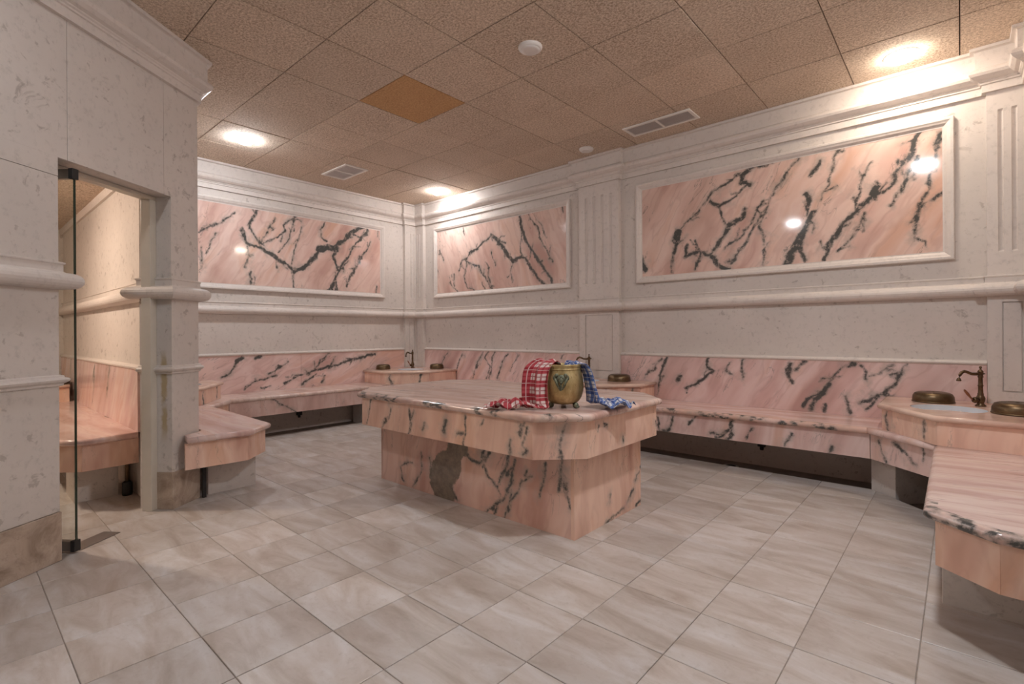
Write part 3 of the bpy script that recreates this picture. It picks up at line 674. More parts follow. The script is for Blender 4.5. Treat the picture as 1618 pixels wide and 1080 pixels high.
# ------------------------------------------------------------------ mouldings
P_cap = [(0, .856), (.010, .858), (.012, .868), (.026, .878), (.030, .888), (.024, .896), (.014, .899), (.012, .908), (0, .912)]
P_cap_small = [(0, .868), (.022, .868), (.030, .874), (.032, .884), (.026, .892), (.012, .896), (0, .900)]
P_dado = [(0, 1.330), (.022, 1.332)] + arc(.030, 1.372, .040, -85, 85, 9) + [(.018, 1.414), (.012, 1.420), (.012, 1.452), (.018, 1.457), (.018, 1.464), (0, 1.468)]
P_corn = [(0, 2.682), (.022, 2.682), (.022, 2.730), (.030, 2.734), (.030, 2.744), (.038, 2.750)] + [(.040, 2.756), (.060, 2.764), (.080, 2.780), (.088, 2.797), (.084, 2.812), (.070, 2.824)] + \
         [(.056, 2.834), (.056, 2.944), (.062, 2.948), (.080, 2.950), (.082, H - .001), (0, H - .001)]
lp = [(RX, RY), (XL, RY), Q0, (a_.x, a_.y)] + WP[:-1]
struct(sweep(MB(), lp, P_corn, True).build('trim_1', 'stone_smooth'), 'pale stone cornice running under the ceiling')
dp = [(-1.45, -3.78), (2.087, -3.78), B, A1, (a_.x, a_.y)] + WP
struct(sweep(MB(), dp, P_dado).build('trim_2', 'stone_smooth'), 'rounded pale stone dado rail around the room')
struct(sweep(MB(), [(RX, RY), (XL, RY), Q0, L1, dg(S1, TH)], P_dado).build('trim_3', 'stone_smooth'), 'rounded stone dado rail on the pillar left of the doorway')
k = 4
for pth, pf in (([(0, -3.519), (0, -.242)], P_cap_small), ([(.222, 0), (2.928, 0)], P_cap_small), ([(3.422, 0), (6.178, 0)], P_cap_small), ([(RX, -.242), (RX, RY)], P_cap_small),
            ([B, A1, (a_.x, a_.y), (0, -3.519)], P_cap), ([Q0, L1, dg(S1, TH)], P_cap), ([(-1.45, -3.78), (2.087, -3.78), B], P_cap_small)):
    struct(sweep(MB(), pth, pf).build('trim_%d' % k, 'stone_smooth')); k += 1
struct(sweep(MB(), [(-1.45, -3.78), (2.087, -3.78), B], [(0, IH - .06), (.02, IH - .06), (.03, IH - .03), (.03, IH), (0, IH)]).build('trim_%d' % k, 'stone_smooth'))

# ------------------------------------------------------------------ pilasters
def pilaster(wall, org, U, N, w, flutes, lower=True, fw=.028):
    """a flat pilaster: fluted shaft above the dado, sunk-panel pedestal below"""
    U = Vector((*U, 0)); N = Vector((*N, 0)); o = Vector((*org, 0)); t = .05
    zz = (1.46, 1.62, 2.56, 2.69); mb = MB()
    xs = [(0, 0)]
    for c in flutes:
        for i in range(9):
            a = math.pi * i / 8; xs.append((c - math.cos(a) * fw / 2, -math.sin(a) * .014))
    xs.append((w, 0))
    P = lambda x, dp, z: tuple(o + U * x + N * (t + dp) + Vector((0, 0, z)))
    flat = [(x, 0) for x, _ in xs]
    rows = [[P(x, dp, z) for x, dp in pr] for z, pr in ((zz[0], flat), (zz[1], flat), (zz[1] + .012, xs), (zz[2] - .012, xs), (zz[2], flat), (zz[3], flat))]
    kx = len(xs); fs = [(r * kx + i, r * kx + i + 1, (r + 1) * kx + i + 1, (r + 1) * kx + i) for r in range(5) for i in range(kx - 1)]
    flip = U.cross(Vector((0, 0, 1))).dot(N) < 0
    if flip: fs = [f[::-1] for f in fs]
    mb.add([v for r in rows for v in r], fs)
    for x, s in ((0, 1), (w, -1)):                 # side faces
        vs = [o + U * x + N * dd + Vector((0, 0, z)) for z in (zz[0], zz[3]) for dd in (0, t)]
        mb.add([tuple(v) for v in vs], [(0, 1, 3, 2)])
    mb.build('pilaster_shaft', 'stone_smooth', wall)
    if lower:
        mb = MB(); b = w * .16 if w > .3 else w * .3
        def bx(x0, x1, d1, z0, z1): mb.obox(o + U * x0 + Vector((0, 0, z0)), U * (x1 - x0), N * d1, (0, 0, z1 - z0))
        z0, z1, pz0, pz1 = -.05, 1.345, .70, 1.29
        bx(0, b, t, z0, z1); bx(w - b, w, t, z0, z1); bx(b, w - b, t, z0, pz0); bx(b, w - b, t, pz1, z1)
        bx(b, w - b, t - .012, pz0, pz1); bx(b + .006, w - b - .006, t - .003, pz0 + .006, pz1 - .006)
        mb.build('pilaster_pedestal', 'stone_smooth', wall)
pilaster(W['left'], (0, -.24), (0, 1), (1, 0), .24, (.10, .155), fw=.022)
pilaster(W['right'], (.0, 0), (1, 0), (0, -1), .22, (.095, .155), fw=.022)
pilaster(W['right'], (2.93, 0), (1, 0), (0, -1), .49, (.095, .195, .295, .395), fw=.034)
pilaster(W['right'], (6.18, 0), (1, 0), (0, -1), .24, (.068, .133))
pilaster(W['side'], (RX, -.24), (0, 1), (-1, 0), .24, (.10, .155))

# ------------------------------------------------------------------ marble splashbacks (cladding of the walls)
vein_slab('splashback_slab', (.02, -3.50), (0, 1), 1.728, .448, .870, (1, 0), .02, 'marble_splash_left', W['left'], V['splash_left'], step=.012, uoff=-3.50)
vein_slab('splashback_slab', (.02, -1.770), (0, 1), 1.528, .448, .870, (1, 0), .02, 'marble_splash_left', W['left'], V['splash_left'], step=.012, uoff=-1.770)
vein_slab('splashback_slab', (.222, -.02), (1, 0), 2.706, .448, .870, (0, -1), .02, 'marble_splash', W['right'], V['splash_mid'], step=.012, uoff=.222)
vein_slab('splashback_slab', (3.422, -.02), (1, 0), 2.756, .448, .870, (0, -1), .02, 'marble_splash', W['right'], V['splash_right'], step=.010, uoff=3.422)
vein_slab('splashback_slab', (RX - .02, -.242), (0, -1), 2.2, .448, .870, (-1, 0), .02, 'marble_splash_left', W['side'])
vein_slab('splashback_slab', (-1.44, -3.80), (1, 0), 3.32, .448, .870, (0, -1), .02, 'marble_splash', W['bay'], [(.006, [(-.9, .5), (-.8, .86)]), (.004, [(.9, .62), (1.0, .86)]), (.003, [(.3, .5), (.42, .86)])], step=.02, uoff=-1.44)

# ------------------------------------------------------------------ framed marble panels
def framed(label, key, m, o, U, N, u0, u1, z0, z1, step=.009):
    U3 = Vector((*U, 0)); N3 = Vector((*N, 0)); O = Vector((*o, 0))
    root = empty('framed_wall_marble', O + U3 * ((u0 + u1) / 2) + Vector((0, 0, z0)), label, 'wall panel', 'framed pink marble wall panels')
    prof = [(0, 0), (0, .030), (.006, .036), (.020, .036), (.030, .030), (.040, .026), (.056, .012), (.064, .012), (.064, 0)]
    mb = MB(); R = []
    for i, dp in prof:
        R.append([tuple(O + U3 * x + N3 * dp + Vector((0, 0, z))) for x, z in ((u0 + i, z0 + i), (u1 - i, z0 + i), (u1 - i, z1 - i), (u0 + i, z1 - i))])
    mb.rings(R, True, False, False, False); mb.build('frame', 'stone_smooth', root)
    i = .058; oo = O + U3 * (u0 + i) + N3 * .010
    sl = vein_slab('marble_slab', (oo.x, oo.y), U, u1 - u0 - 2 * i, z0 + i, z1 - i, N, .009, m, root, V[key], step=step, uoff=u0 + i)
    return root
framed('pink marble panel with dark zigzag vein, on the left wall above the long bench', 'panel_left', 'marble_left', (0, 0), (0, 1), (1, 0), -3.17, -.570, 1.602, 2.600)
framed('smaller pink marble panel between the corner pilaster and the fluted pilaster', 'panel_mid', 'marble_mid', (0, 0), (1, 0), (0, -1), .432, 2.795, 1.606, 2.596)
framed('largest pink marble panel, black branching veins, above the right-hand bench', 'panel_right', 'marble_right', (0, 0), (1, 0), (0, -1), 3.600, 6.020, 1.596, 2.590)

# ------------------------------------------------------------------ door frame, glass door
fr = struct(empty('door_1', (*dg(.6, .13), 0)), 'cream painted door frame in the slanted wall')
def post(s0, s1, d0, d1, z0, z1, name):
    return MB().obox((*dg(s0, d0), z0), Vector((*q_, 0)) * (s1 - s0), Vector((*(-n_), 0)) * (d1 - d0), (0, 0, z1 - z0)).build(name, 'frame', fr, .003, 2)
post(S0 + .001, S0 + .05, .10, .165, 0, 1.955, 'door_jamb'); post(S1 - .04, S1 - .001, .10, .165, 0, 1.955, 'door_jamb')
post(S0 + .001, S1 - .001, .10, .165, 1.955, 1.979, 'door_head')
gd = empty('glass_door', (*dg(.895, .03), .012), 'frameless clear glass door standing open beside the left pillar', 'door')
def gbox(s0, s1, d0, d1, z0, z1, name, m, bev=.001, par=None):
    return MB().obox((*dg(s0, d0), z0), Vector((*q_, 0)) * (s1 - s0), Vector((*(-n_), 0)) * (d1 - d0), (0, 0, z1 - z0)).build(name, m, par or gd, bev, 1)
GS = .865
gp = gbox(GS, GS + .010, .002, .70, .015, 1.945, 'glass_pane', 'glass', 0)
gbox(GS - .0006, GS + .0106, -.0005, .002, .062, 1.90, 'glass_edge', 'glass_edge', 0, gp)
for nm, za, zb in (('bottom_patch_fitting', .012, .062), ('top_patch_fitting', 1.90, 1.948)):
    pf = gbox(GS - .010, GS + .020, .004, .17, za, zb, nm, 'steel')
    gbox(GS - .012, GS + .022, -.006, .018, za - .002, zb + .003, 'fitting_end', 'black', .001, pf)
fpn = MB().obox((*dg(.845, .005), .0006), Vector((*(-q_), 0)) * .235, Vector((*(-n_), 0)) * .10, (0, 0, .003)).build('floor_spring_plate', M_['steel'])
tag(fpn, 'flat grey metal floor spring plate in the doorway', 'floor plate')

# ------------------------------------------------------------------ benches
ST = .45
def bench(name, label, path, back, mseat, mside, veins=None, supports=(), group='marble benches along the walls', inset=.035, pb=.24, nose=None):
    c = path[len(path) // 2]
    root = empty('marble_bench', (c[0], c[1], 0), label, 'bench', group)
    mb = nosed_slab(MB(), list(path) + list(back), ST - .042, ST, front=len(path) - 1, dense=bool(nose)); ob = mb.build('seat_slab', mseat, root)
    if nose: nose_veins(ob, mb, len(mb.v) // 8 * 7, nose, root)
    pp = offset(list(path), -inset, False)
    e0 = (Vector(pp[0]) - Vector(pp[1])).normalized() * .0128; e1 = (Vector(pp[-1]) - Vector(pp[-2])).normalized() * .0128
    pp[0] = tuple(Vector(pp[0]) + e0); pp[-1] = tuple(Vector(pp[-1]) + e1)
    for i in range(len(pp) - 1):
        p, q = Vector(pp[i]), Vector(pp[i + 1]); U = (q - p).normalized(); N = Vector((U.y, -U.x))
        vein_slab('front_panel', (p.x, p.y), tuple(U), (q - p).length - .001, pb, ST - .0428, tuple(N), .022, mside, root, (veins or {}).get(i, None), step=.008, uoff=(veins or {}).get('off%d' % i, 0.0))
    for s in supports: MB().prism(s, -.049, ST - .043).build('support', 'stone', root, .002, 1)
    return root
bench('marble_bench', 'pink marble bench under the left wall panel', [(.56, -2.746), (.55, -.881)], [(.024, -.881), (.024, -2.746)], 'marble_seat_y', 'marble_side_pink',
      {0: [(.004, [(-2.1, .25), (-2.35, .40)])], 'off0': -2.775}, [[(.1, -2.72), (.38, -2.72), (.38, -2.5), (.1, -2.5)], [(.1, -1.12), (.38, -1.12), (.38, -.94), (.1, -.94)]])
bench('marble_bench', 'bench corner with the wash basin between the two back walls', [(.55, -.880), (.88, -.545)], [(.88, -.024), (.225, -.024), (.225, -.055), (.055, -.055), (.055, -.245), (.024, -.245), (.024, -.880)], 'marble_seat', 'marble_side', None, [[(.06, -.35), (.35, -.06), (.60, -.30), (.30, -.60)]])
bench('marble_bench', 'long pink marble bench along the right wall behind the central table', [(.881, -.545), (5.572, -.545)], [(5.572, -.024), (3.425, -.024), (3.425, -.055), (2.925, -.055), (2.925, -.024), (.881, -.024)], 'marble_seat', 'marble_side_pink',
      {0: V['bench_right'], 'off0': .8665}, [[(2.9, -.40), (3.2, -.40), (3.2, -.06), (2.9, -.06)]],
      nose=[(4.50, -.54, .07), (4.62, -.54, .09), (4.74, -.54, .06), (4.86, -.54, .05), (5.05, -.54, .03), (5.30, -.54, .022), (5.37, -.54, .022), (4.2, -.54, .025), (5.12, -.54, .02)])
bench('marble_bench', 'bench corner carrying the wash basin on the far right', [(5.573, -.545), (5.926, -.885)], [(RX - .024, -.885), (RX - .024, -.245), (RX - .055, -.245), (RX - .055, -.055), (6.175, -.055), (6.175, -.024), (5.573, -.024)], 'marble_seat', 'marble_side_pink',
      {0: V['bench_corner']}, [[(5.576, -.372), (5.72, -.495), (5.93, -.26), (5.78, -.12)]])
bench('marble_bench', 'near pink marble bench cut off by the right edge of the photo', [(5.928, -.886), (5.937, -2.255), (6.125, -2.412), (RX - .03, -2.425)], [(RX - .024, -.886)], 'marble_seat_y', 'marble_side',
      None, [[(5.985, -1.985), (RX - .03, -1.985), (RX - .03, -1.80), (5.985, -1.80)]],
      nose=[(5.945, -2.262, .05), (5.99, -2.30, .07), (6.05, -2.35, .07), (6.11, -2.40, .06), (6.19, -2.415, .03), (6.26, -2.42, .03), (5.936, -2.18, .02)])
bench('marble_bench', 'bench corner with a basin, half hidden behind the doorway pillar', [(.872, -3.03), (.562, -2.747)], [(.024, -2.747), (.024, -3.495), (.872, -3.495)], 'marble_seat_y', 'marble_side', None, [[(.1, -3.2), (.4, -3.2), (.4, -2.9), (.1, -2.9)]])
bench('marble_bench', 'short pink marble bench end beside the doorway pillar', [(2.385, -3.640), (2.412, -3.27), (2.205, -3.055), (.877, -3.03)], [(.877, -3.495), (2.150, -3.495), dg(.03, -.012), dg(.145, -.012)], 'marble_seat', 'marble_side',
      None, [[(1.90, -3.46), (2.155, -3.46), (2.155, -3.145), (1.90, -3.145)]])
bench('marble_bench', 'pink marble bench in the warmly lit side room through the doorway', [(-1.42, -4.22), (1.80, -4.22), (1.925, -4.105), (1.900, -3.801)], [(-1.42, -3.801)], 'marble_seat', 'marble_side',
      None, [[(1.35, -4.10), (1.68, -4.10), (1.68, -3.87), (1.35, -3.87)]])
for lab, (x0, x1, y0, y1, z0, z1) in (('short black pipe stub under the long bench by the right wall', (4.74, 4.80, -.04, -.001, .09, .17)), ('short black pipe stub under the left wall bench', (.001, .04, -1.83, -1.77, .09, .17))):
    r_ = empty('pipe_stub', ((x0 + x1) / 2, (y0 + y1) / 2, z0), lab, 'pipe')
    c = ((x0 + x1) / 2, (y0 + y1) / 2)
    MB().box(x0, x1, y0, y1, z0 + .03, z1).build('bracket', 'black', r_, .004, 2)
    MB().lathe((c[0], c[1], z0), [(.012, 0), (.016, .004), (.016, .03)], 14).build('nozzle', 'black', r_)
pi = empty('pipe_or_dark_slit', (1.73, -3.83, 0), 'thin dark pipe under the side-room bench', 'pipe')
MB().lathe((1.73, -3.83, 0), [(.012, .0), (.012, .40)], 12).build('pipe', 'bronze', pi); MB().lathe((1.73, -3.83, 0), [(.028, 0), (.03, .02), (.03, .085), (.02, .095)], 14).build('trap', 'black', pi)
pi = empty('pipe_or_dark_slit', (2.205, -3.50, 0), 'narrow black strip painted for the shade in the gap beside the doorway pillar', 'pipe')  # no real pipe: black boxes stand in for the shade inside the slit
MB().box(2.196, 2.214, -3.512, -3.488, .001, .25).build('pipe', 'black', pi, .003, 2); MB().box(2.193, 2.217, -3.515, -3.485, .2, .235).build('collar', 'black', pi, .002, 1)

# ------------------------------------------------------------------ wash basins
BZ = .62
def basin(label, front, back, hole_c, hr, group='marble wash basins'):
    """front path with the room on its right, back points close the outline"""
    c = hole_c
    root = empty('wash_basin', (c[0], c[1], ST), label, 'basin', group)
    hole = [(c[0] + hr * math.cos(2 * math.pi * i / 40), c[1] + hr * math.sin(2 * math.pi * i / 40)) for i in range(40)]
    nosed_slab(MB(), list(front) + list(back), BZ - .034, BZ, hole, front=len(front) - 1).build('basin_top', 'marble_cap', root)
    pp = offset(list(front), -.026, False)
    for i in range(len(pp) - 1):
        p, q = Vector(pp[i]), Vector(pp[i + 1]); U = (q - p).normalized(); N = Vector((U.y, -U.x)); L = (q - p).length
        vv = [(.005, [(L * .12, .56), (L * .16, .46)]), (.004, [(L * .8, .57), (L * .78, .47)])] if i % 2 else None
        vein_slab('side_panel', (p.x, p.y), tuple(U), L - .001, ST + .0005, BZ - .034, tuple(N), .02, 'marble_side', root, vv, step=.008)
    mb = MB(); prof = [(hr - .0008, BZ - .002), (hr - .003, BZ - .030), (hr * .97, BZ - .050), (hr * .9, BZ - .09), (hr * .7, BZ - .125), (hr * .35, BZ - .14), (.02, BZ - .142)]
    R = [[(c[0] + r_ * math.cos(-2 * math.pi * i / 40), c[1] + r_ * math.sin(-2 * math.pi * i / 40), z) for i in range(40)] for r_, z in prof]
    bw = mb.rings(R, True, False, True, True).build('bowl', 'ceramic', root)
    MB().lathe((c[0], c[1], BZ - .1418), [(.019, 0), (.022, .002), (.014, .003)], 16).build('waste', 'bronze', bw)
    return root
basin('pink marble wash basin with pale blue bowl in the far right corner', [(5.625, -.03), (5.625, -.525), (5.93, -.945), (RX - .03, -.975)], [(RX - .03, -.25), (RX - .06, -.25), (RX - .06, -.06), (6.17, -.06), (6.17, -.03)], (5.985, -.52), .185)
basin('marble wash basin below the fluted pilaster, behind the brass pot', [(2.53, -.03), (2.53, -.34), (2.80, -.62), (3.55, -.62), (3.82, -.34), (3.82, -.03)], [(3.43, -.03), (3.43, -.06), (2.92, -.06), (2.92, -.03)], (3.17, -.35), .17)
basin('marble wash basin in the back corner between the two marble panels', [(.03, -.925), (.52, -.925), (.92, -.50), (.92, -.03)], [(.23, -.03), (.23, -.06), (.06, -.06), (.06, -.25), (.03, -.25)], (.45, -.45), .18)
basin('marble wash basin half hidden by the doorway pillar', [(.82, -3.48), (.82, -3.08), (.36, -2.755), (.03, -2.755)], [(.03, -3.48)], (.42, -3.15), .17)
basin('marble wash basin in the side room behind the glass door', [(-1.40, -4.28), (-.90, -4.28), (-.55, -4.0), (-.55, -3.84)], [(-1.40, -3.84)], (-1.02, -4.05), .16)

# ------------------------------------------------------------------ brass bowls
def bowl(loc, label, rad=.112, rz=0):
    root = empty('brass_bowl', loc, label, 'bowl', 'upturned brass hammam bowls on the basins')
    s = rad / .112
    bd = MB().lathe((loc[0], loc[1], loc[2]), [(.108 * s, .001), (.112 * s, .004), (.113 * s, .012), (.110 * s, .040), (.100 * s, .058), (.080 * s, .066), (.045 * s, .068), (.040 * s, .066), (.012 * s, .0655), (.003, .071)], 32).build('bowl_body', 'bowl', root)
    MB().lathe((loc[0], loc[1], loc[2]), [(.112 * s, .001), (.116 * s, .002), (.1165 * s, .006), (.113 * s, .009)], 32, False, False).build('bowl_rim', 'bowl', bd)
    return root
bowl((5.905, -.205, BZ + .0005), 'upturned brass bowl left of the faucet on the far right basin')
bowl((6.290, -.57, BZ + .0005), 'upturned brass bowl at the right photo edge, right of the faucet')
bowl((3.50, -.20, BZ + .0005), 'upturned brass bowl on the basin behind the brass pot')
bowl((.17, -.70, BZ + .0005), 'upturned brass bowl left of the faucet on the back corner basin', .094)
bowl((.66, -.17, BZ + .0005), 'upturned brass bowl right of the faucet on the back corner basin', .094)
bowl((.60, -3.27, BZ + .0005), 'brass bowl peeking out from behind the doorway pillar')
bowl((-.72, -3.93, BZ + .0005), 'brass bowl in the side room behind the left pillar')

# ------------------------------------------------------------------ faucets
def faucet(loc, dirx, label, lev=1):
    x, y, z = loc; root = empty('faucet', loc, label, 'faucet', 'swan-neck bronze faucets')
    D = Vector((*dirx, 0)).normalized(); S = Vector((-D.y, D.x, 0)) * lev; P = Vector(loc)
    cm = MB().lathe(loc, [(.027, .0), (.028, .006), (.020, .012), (.017, .02), (.022, .035), (.024, .050), (.019, .064), (.015, .072), (.0165, .078), (.013, .085), (.012, .125), (.0155, .131), (.012, .137), (.011, .18), (.0155, .187), (.0125, .194), (.013, .215), (.016, .220), (.010, .230)], 20).build('column', 'bronze', root)
    MB().lathe(loc, [(.010, .229), (.005, .234), (.0045, .240), (.008, .246), (.007, .252), (.002, .256)], 14).build('finial', 'bronze', cm)
    z0 = .207
    pts = [(-.028, z0), (-.016, z0), (.0, z0), (.03, z0 - .002), (.058, z0 - .001), (.082, z0 + .010), (.102, z0 + .016), (.120, z0 + .008), (.132, z0 - .010), (.137, z0 - .030)]
    spt = MB().tube([P + D * s + Vector((0, 0, h)) for s, h in pts], [.003, .008, .010, .0095, .009, .009, .0095, .0095, .009, .0085], 12).build('spout', 'bronze', root)
    e = P + D * .138 + Vector((0, 0, z0 - .030))
    MB().lathe(tuple(e - Vector((0, 0, .016))), [(.012, 0), (.0135, .004), (.011, .012), (.008, .018)], 16).build('aerator', 'bronze', spt)
    hb = P + D * .018 + Vector((0, 0, .040))
    vl = MB().tube([hb, hb + D * .025 + S * .004, hb + D * .034 + S * .006], [.016, .019, .012], 14).build('valve', 'bronze', root)
    l0 = hb + D * .036 + S * .006
    MB().tube([l0, l0 + D * .020 + Vector((0, 0, .022)), l0 + D * .034 + Vector((0, 0, .040)), l0 + D * .052 + Vector((0, 0, .062)), l0 + D * .056 + Vector((0, 0, .068))], [.004, .006, .0085, .006, .002], 12).build('lever', 'copper', vl)
    return root
faucet((6.14, -.275, BZ), (-.75, -.66), 'bronze swan-neck faucet on the far right basin')
faucet((3.10, -.125, BZ), (-.70, -.72), 'bronze swan-neck faucet behind the blue towel')
faucet((.24, -.26, BZ), (.20, -.98), 'bronze swan-neck faucet in the back corner of the room')

# ------------------------------------------------------------------ central table
tb = empty('marble_table', (3.62, -2.08, 0), 'big pink marble massage table with chamfered corners in the room centre', 'table')
X0_, X1_, Y0_, Y1_, c_ = 2.63, 4.61, -2.675, -1.486, .20
TP = [(X0_ + c_, Y0_), (X1_ - c_, Y0_), (X1_, Y0_ + c_), (X1_, Y1_ - c_), (X1_ - c_, Y1_), (X0_ + c_, Y1_), (X0_, Y1_ - c_), (X0_, Y0_ + c_)]
mb = nosed_slab(MB(), offset(TP, .032), .648, .690, None, 5, None, True); ob = mb.build('table_top', 'marble_table', tb)
nose_veins(ob, mb, len(mb.v) // 8 * 7, [(2.90, -2.70, .035), (3.08, -2.70, .05), (3.16, -2.70, .06), (3.25, -2.70, .04), (3.62, -2.70, .035), (3.70, -2.70, .03), (4.05, -2.70, .025), (4.18, -2.70, .02), (2.86, -2.66, .04), (4.45, -2.6, .02)], tb)
keys = {0: 'table_long', 1: 'table_chamfer', 2: 'table_right'}
for i in range(8):
    p, q = Vector(TP[i]), Vector(TP[(i + 1) % 8]); U = (q - p).normalized(); N = Vector((U.y, -U.x)); L = (q - p).length
    uo = {0: p.x, 2: p.y}.get(i, 0.0)
    vein_slab('apron_panel', tuple(p), tuple(U), L, .455, .648, tuple(N), .025, 'marble_side', tb, V[keys[i]] if i in keys else None, step=.006, uoff=uo)
MB().prism(offset(TP, -.03), .46, .50).build('underside', 'stone', tb)
bx0, bx1, by0, by1 = 2.731, 4.51, -2.45, -1.708
vein_slab('base_panel', (bx0, by0), (1, 0), bx1 - bx0 - .022, .0, .46, (0, -1), .02, 'marble_base', tb, V['base_front'], V['base_blotch'], step=.007, uoff=bx0)
vein_slab('base_panel', (bx1, by0 + .0), (0, 1), by1 - by0, .0, .46, (1, 0), .022, 'marble_side', tb, V['base_right'], step=.007, uoff=by0)
vein_slab('base_panel', (bx1 - .022, by1), (-1, 0), bx1 - bx0 - .022, .0, .46, (0, 1), .02, 'marble_side', tb)
vein_slab('base_panel', (bx0, by1), (0, -1), by1 - by0, .0, .46, (-1, 0), .02, 'marble_side', tb)

# ------------------------------------------------------------------ brass pot
TZ = .6905
pc_ = Vector((4.385, -2.37)); pot = empty('brass_pot', (pc_.x, pc_.y, TZ), 'worn brass pot with animal-head relief and paw feet on the table', 'pot')
z0 = TZ + .018
prof = [(.030, .0), (.060, .003), (.085, .016), (.102, .042), (.111, .075), (.113, .105), (.110, .135), (.104, .165), (.099, .186), (.098, .196), (.100, .206), (.1015, .218), (.100, .222), (.094, .222), (.092, .205), (.097, .16), (.104, .10), (.09, .03), (.03, .01)]
pb_ = MB().lathe((pc_.x, pc_.y, z0), prof, 44, True, True).build('body', 'pot', pot)
MB().lathe((pc_.x, pc_.y, z0), [(.0985, .190), (.1005, .193), (.1005, .197), (.0985, .200)], 44, False, False).build('collar', 'pot', pb_)
toc = (Vector((CAM.x, CAM.y)) - pc_).normalized(); sid = Vector((-toc.y, toc.x))
for ang in (-62, 58, 180):
    dv = Matrix.Rotation(math.radians(ang), 2) @ toc; f_ = pc_ + dv * .078
    mb = MB().ball((f_.x, f_.y, TZ + .016), .017, .017, .016)
    for k in (-1, 0, 1): t_ = f_ + dv * .013 + Vector((-dv.y, dv.x)) * .009 * k; mb.ball((t_.x, t_.y, TZ + .0075), .007, .007, .007, 10, 6)
    mb.build('foot', 'patina', pot)
# relief head
ct = pc_ + toc * .108 - sid * (.012); F3 = Vector((*toc, 0)); S3 = Vector((*sid, 0)); RM = Matrix((S3, F3, Vector((0, 0, 1)))).transposed()
c0 = Vector((ct.x, ct.y, z0 + .148)); mb = MB()
def blob(s, f, z, rs, rf, rz_): mb.ball(tuple(c0 + S3 * s + F3 * f + Vector((0, 0, z))), rs, rf, rz_, 14, 8, RM)
blob(0, .0, 0, .024, .010, .022); blob(0, .006, -.012, .013, .012, .018); blob(0, .012, -.020, .008, .008, .006)
blob(-.024, .001, .018, .011, .007, .011); blob(.024, .001, .018, .011, .007, .011); blob(-.034, -.004, .004, .010, .006, .016); blob(.034, -.004, .004, .010, .006, .016)
blob(-.010, .008, .004, .005, .006, .004); blob(.010, .008, .004, .005, .006, .004)
blob(-.022, -.003, -.020, .009, .006, .020); blob(.022, -.003, -.020, .009, .006, .020); blob(0, -.001, -.046, .010, .007, .024)
for sg in (-1, 1):
    mb.tube([tuple(c0 + S3 * (sg * a) + F3 * b + Vector((0, 0, z))) for a, b, z in ((.034, -.006, .006), (.027, .0, -.014), (.018, .002, -.034), (.009, .001, -.054), (.002, -.002, -.072))], [.008, .0085, .0075, .0055, .002], 8)
mb.build('relief_head', 'patina', pb_)['label'] = 'green-patinated animal head relief'

# ------------------------------------------------------------------ plaid towels
def cat(P, t):
    n = len(P) - 1; x = min(max(t, 0), .99999) * n; i = int(x); f = x - i
    p0, p1, p2, p3 = P[max(i - 1, 0)], P[i], P[i + 1], P[min(i + 2, n)]
    return .5 * ((2 * p1) + (p2 - p0) * f + (2 * p0 - 5 * p1 + 4 * p2 - p3) * f * f + (3 * p1 - p0 - 3 * p2 + p3) * f ** 3)
def towel(label, m, stations, nu=22, nv=110, seed=1):
    """stations: (centre, half-width vector, ripple height vector, crumple)"""
    rs = np.random.RandomState(seed); ph = rs.rand(12) * 6.28
    C_ = [Vector(s[0]) for s in stations]; Wv = [Vector(s[1]) for s in stations]; Rv = [Vector(s[2]) for s in stations]; K = [s[3] for s in stations]
    Kv = [Vector((k, 0, 0)) for k in K]
    vs = []; uvs = []; L = 0; prev = None
    for j in range(nv + 1):
        t = j / nv; c = cat(C_, t); wv = cat(Wv, t); rv = cat(Rv, t); kk = max(0, cat(Kv, t).x)
        if prev is not None: L += (c - prev).length
        prev = c
        for i in range(nu + 1):
            s = i / nu * 2 - 1
            rip = math.sin(s * 5.2 + ph[0] + .6 * math.sin(t * 5)) * .7 + math.sin(s * 9.0 + ph[1] + t * 3) * .35
            cr_ = math.sin(s * 3 + t * 34 + ph[2]) + .8 * math.sin(s * 7 - t * 47 + ph[3]) + .6 * math.sin(s * 11 + t * 71 + ph[4])
            p = c + wv * s + rv * rip + Vector((0, 0, 1)) * kk * (cr_ * .5 + .8) + rv.normalized() * (kk * .3 * math.sin(s * 8 + t * 40))
            p.z = max(p.z, TZ + .003 + .002 * (1 + math.sin(i * 1.7 + j * .9)))
            vs.append(tuple(p)); uvs.append((i / nu * max(.15, 2 * wv.length * 1.25), L))
    k = nu + 1; fs = [(j * k + i, j * k + i + 1, (j + 1) * k + i + 1, (j + 1) * k + i) for j in range(nv) for i in range(nu)]
    mb = MB().add(vs, fs, True); o = mb.build('plaid_towel', m)
    uvl = o.data.uv_layers.new(name='UVMap')
    for lp_ in o.data.loops: uvl.data[lp_.index].uv = uvs[lp_.vertex_index]
    md = o.modifiers.new('thickness', 'SOLIDIFY'); md.thickness = .0028; md.offset = 0
    tag(o, label, 'towel', 'plaid towels hanging from the brass pot')
    return o
R3 = Vector((r0.x, r0.y, 0)); D3 = Vector((d.x, d.y, 0)); PC = Vector((pc_.x, pc_.y, 0))
def at(rr, dd, z): return PC + R3 * rr + D3 * dd + Vector((0, 0, TZ + z))
up3 = Vector((0, 0, 1))
o1 = (-R3 * .72 - D3 * .70).normalized(); w1 = (R3 * .86 - D3 * .5).normalized()
